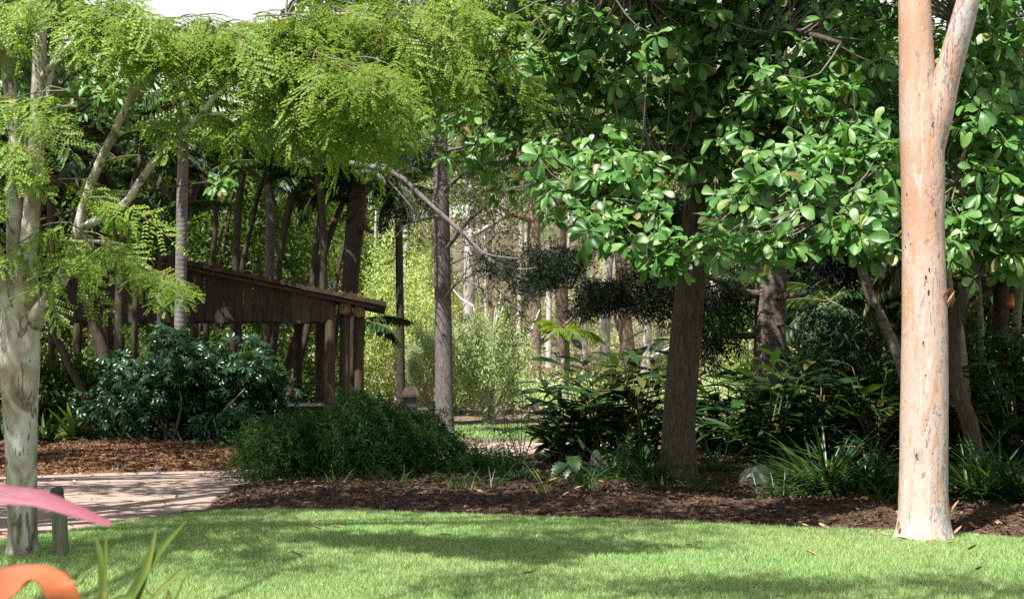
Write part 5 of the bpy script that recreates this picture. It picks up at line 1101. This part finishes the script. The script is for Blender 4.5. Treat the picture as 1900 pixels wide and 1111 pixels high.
rock(200, 832, .22, .18, .2, M['rock'], 'low grey stone at the foot of the glossy shrubs', 6)
rock(1600, 800, .4, .3, .35, M['rock'], 'half hidden stone in the dark bed at right', 8)

b0 = P(111, 1037, 11.66); pt = thing('wooden_post', (b0.x, b0.y, 0), 'short weathered grey green post beside the mottled trunk', 'post')
hgt = (1037 - 903) / F * 11.66
Geo().add(*tube([(b0.x + .01, b0.y, -.1), (b0.x, b0.y, .3), (b0.x - .025, b0.y, hgt - .07)], [.066, .062, .058], 16, 14, .02, 4)).build('shaft', M['bollard'], pt)
Geo().add(*tube([(b0.x - .0255, b0.y, hgt - .075), (b0.x - .026, b0.y, hgt - .03), (b0.x - .034, b0.y, hgt)], [.0575, .056, .036], 8, 14, .03, 5)).build('post_top', M['cap'], pt)
b0 = P(763, 720, 31); pt = thing('bollard_light', (b0.x, b0.y, 0), 'dark square bollard with sloping cap behind the feathery shrub', 'bollard')
Geo().add(*bevbox((b0.x, b0.y, .5), (.26, .26, 1.0), .02)).build('pillar', M['metal_dark'], pt, smooth=False)
z1 = EYE - 30 / F * 31
Geo().add(np.array([[b0.x + sx * w_, b0.y + sy * w_, z] for z, w_ in ((1.003, .2), (1.06, .2), (z1 + .02, .13)) for sx, sy in ((-1, -1), (1, -1), (1, 1), (-1, 1))]), np.array([[r * 4 + k, r * 4 + (k + 1) % 4, r * 4 + 4 + (k + 1) % 4, r * 4 + 4 + k] for r in (0, 1) for k in range(4)]), np.array([[8, 9, 10, 11], [3, 2, 1, 0]])).build('cap', M['bark_dark'], pt, smooth=False)

# ------------------------------------------------------------------ plants close to the camera
def ribbon(pts, widths, n=26, roll=0.0, fold=.18, tilt=None):
    """A leaf along pts with a crease; returns a strip with thickness."""
    C = spline(pts, n); w_ = spline([[q] for q in widths], n)[:, 0].clip(.0008); T = nrm(np.gradient(C, axis=0)); up = np.array([0.1, -1, .9]) if tilt is None else np.array(tilt, float)
    if up.ndim == 2: up = spline(up, n)
    sd = nrm(np.cross(T, np.broadcast_to(up, T.shape))); nr = np.cross(sd, T); V = []
    for k in (-1, -.5, 0, .5, 1): V.append(C + sd * (w_ * k)[:, None] + nr * (w_ * fold * k * k)[:, None])
    V = np.stack(V, 1); th = .0012; V2 = V - nr[:, None] * th; A = np.concatenate([V.reshape(-1, 3), V2.reshape(-1, 3)]); q = []
    o = n * 5
    for i in range(n - 1):
        for j in range(4):
            a = i * 5 + j; q += [[a, a + 1, a + 6, a + 5], [o + a, o + a + 5, o + a + 6, o + a + 1]]
    t = np.repeat(np.linspace(0, 1, n), 5); kx = np.tile(np.array([-1, -.5, 0, .5, 1]), n); U = np.stack([kx, t], -1)
    return A, np.array(q), np.concatenate([U, U])
def rib(A, q, U): return Geo().add(A, q, uv=U)
br = thing('bromeliad', (-1.05, 1.9, 0), 'pink and orange bromeliad leaves close in the lower left corner', 'plant')
Geo().add(*tube([(-1.05, 1.9, -.05), (-1.05, 1.9, .3), (-1.04, 1.9, .55)], [.07, .06, .05], 8, 10, .03)).build('stem', M['cane'], br)
d = 1.95
lf = rib(*ribbon([(-1.05, 1.9, .5), P(-260, 960, d), P(-120, 900, d), P(0, 917, d), P(70, 925, d), P(140, 948, d), P(205, 972, d)], [.012, .013, .0148, .0145, .013, .0095, .0045], 40, tilt=(.15, -1, .55))).build('leaf', M['brom_pink'], br); lf['label'] = 'long pink leaf pointing right'
rib(*ribbon([P(200, 970.5, d - .003), P(212, 975, d - .003), P(224, 980, d - .003)], [.0055, .0045, .0006], 8, tilt=(.15, -1, .55))).build('leaf_tip', M['brom_red'], lf)
lf = rib(*ribbon([(-1.03, 1.88, .5), P(-210, 1250, d), P(-95, 1145, d), P(-10, 1094, d - .02), P(50, 1074, d - .045), P(88, 1070, d - .07), P(108, 1092, d - .085), P(124, 1130, d - .08), P(138, 1200, d - .06)], [.02, .024, .026, .0255, .025, .024, .022, .02, .014], 60, fold=.1, tilt=[(.4, -1, .5), (.35, -1, .3), (.3, -1, .3), (.3, -1, .35), (.2, -.8, .8), (.3, -.35, 1), (.9, -.9, .4), (.5, -1, -.1), (.4, -1, -.2)])).build('leaf', M['brom_orange'], br); lf['label'] = 'orange leaf folding over at its top'
for a, s in ((-2.2, .7), (2.4, .8), (1.2, .75), (.3, .6), (-1.4, .6)):
    rib(*ribbon([(-1.05, 1.9, .5), (-1.05 + math.cos(a) * s * .35, 1.9 + math.sin(a) * s * .3, .85), (-1.05 + math.cos(a) * s * .75 - .2, 1.9 + math.sin(a) * s * .4, .92), (-1.05 + math.cos(a) * s - .3, 1.9 + math.sin(a) * s * .5, .75)], [.02, .024, .02, .004], 20)).build('leaf', M['brom_orange'], br)
sl = thing('society_garlic', (-.68, 2.5, 0), 'green strappy plant with tiny lilac flowers close to the camera', 'plant')
c0 = Vector((-.68, 2.5, .0))
for pts, wd, mt in [([(205, 1200), (245, 1105), (295, 1025), (346, 966)], (.012, .010, .008, .001), 'brightstrap'), ([(235, 1200), (255, 1110), (276, 1040), (291, 976)], (.010, .009, .007, .001), 'brightstrap'), ([(192, 1200), (192, 1110), (188, 1040), (178, 998)], (.008, .0075, .006, .002), 'brightstrap'), ([(196, 1200), (194, 1090), (196, 1030), (197, 985)], (.005, .0045, .003, .001), 'brightstrap'), ([(260, 1200), (285, 1112), (320, 1075), (345, 1058)], (.006, .005, .004, .001), 'brightstrap')]:
    P3 = [P(a, b_, 2.45) for a, b_ in pts]; rib(*ribbon([c0 + Vector((random.uniform(-.03, .03), 0, 0)), c0 * .6 + P3[0] * .4] + P3, [wd[0] * .5, wd[0] * .8] + list(wd), 26, fold=.45)).build('leaf', M[mt], sl)
for pts in ([(240, 1200), (290, 1100), (340, 1048)], [(120, 1200), (150, 1082), (178, 1052)], [(300, 1200), (322, 1120), (345, 1066)]):
    P3 = [P(a, b_, 2.5) for a, b_ in pts]; s_ = Geo().add(*tube([c0] + P3, [.003, .003, .0025, .0018], 14, 5, 0)).build('flower_stem', M['brightstrap'], sl)
    n = 9; rg = np.random.default_rng(len(pts)); R = frames(rand_dir(n, .5, rg), rand_dir(n, .2, rg)); Geo().mass(SMALL, R, rg.uniform(.012, .02, n), np.repeat(np.array([list(P3[-1])]), n, 0)).build('flower', M['lilac'], s_)
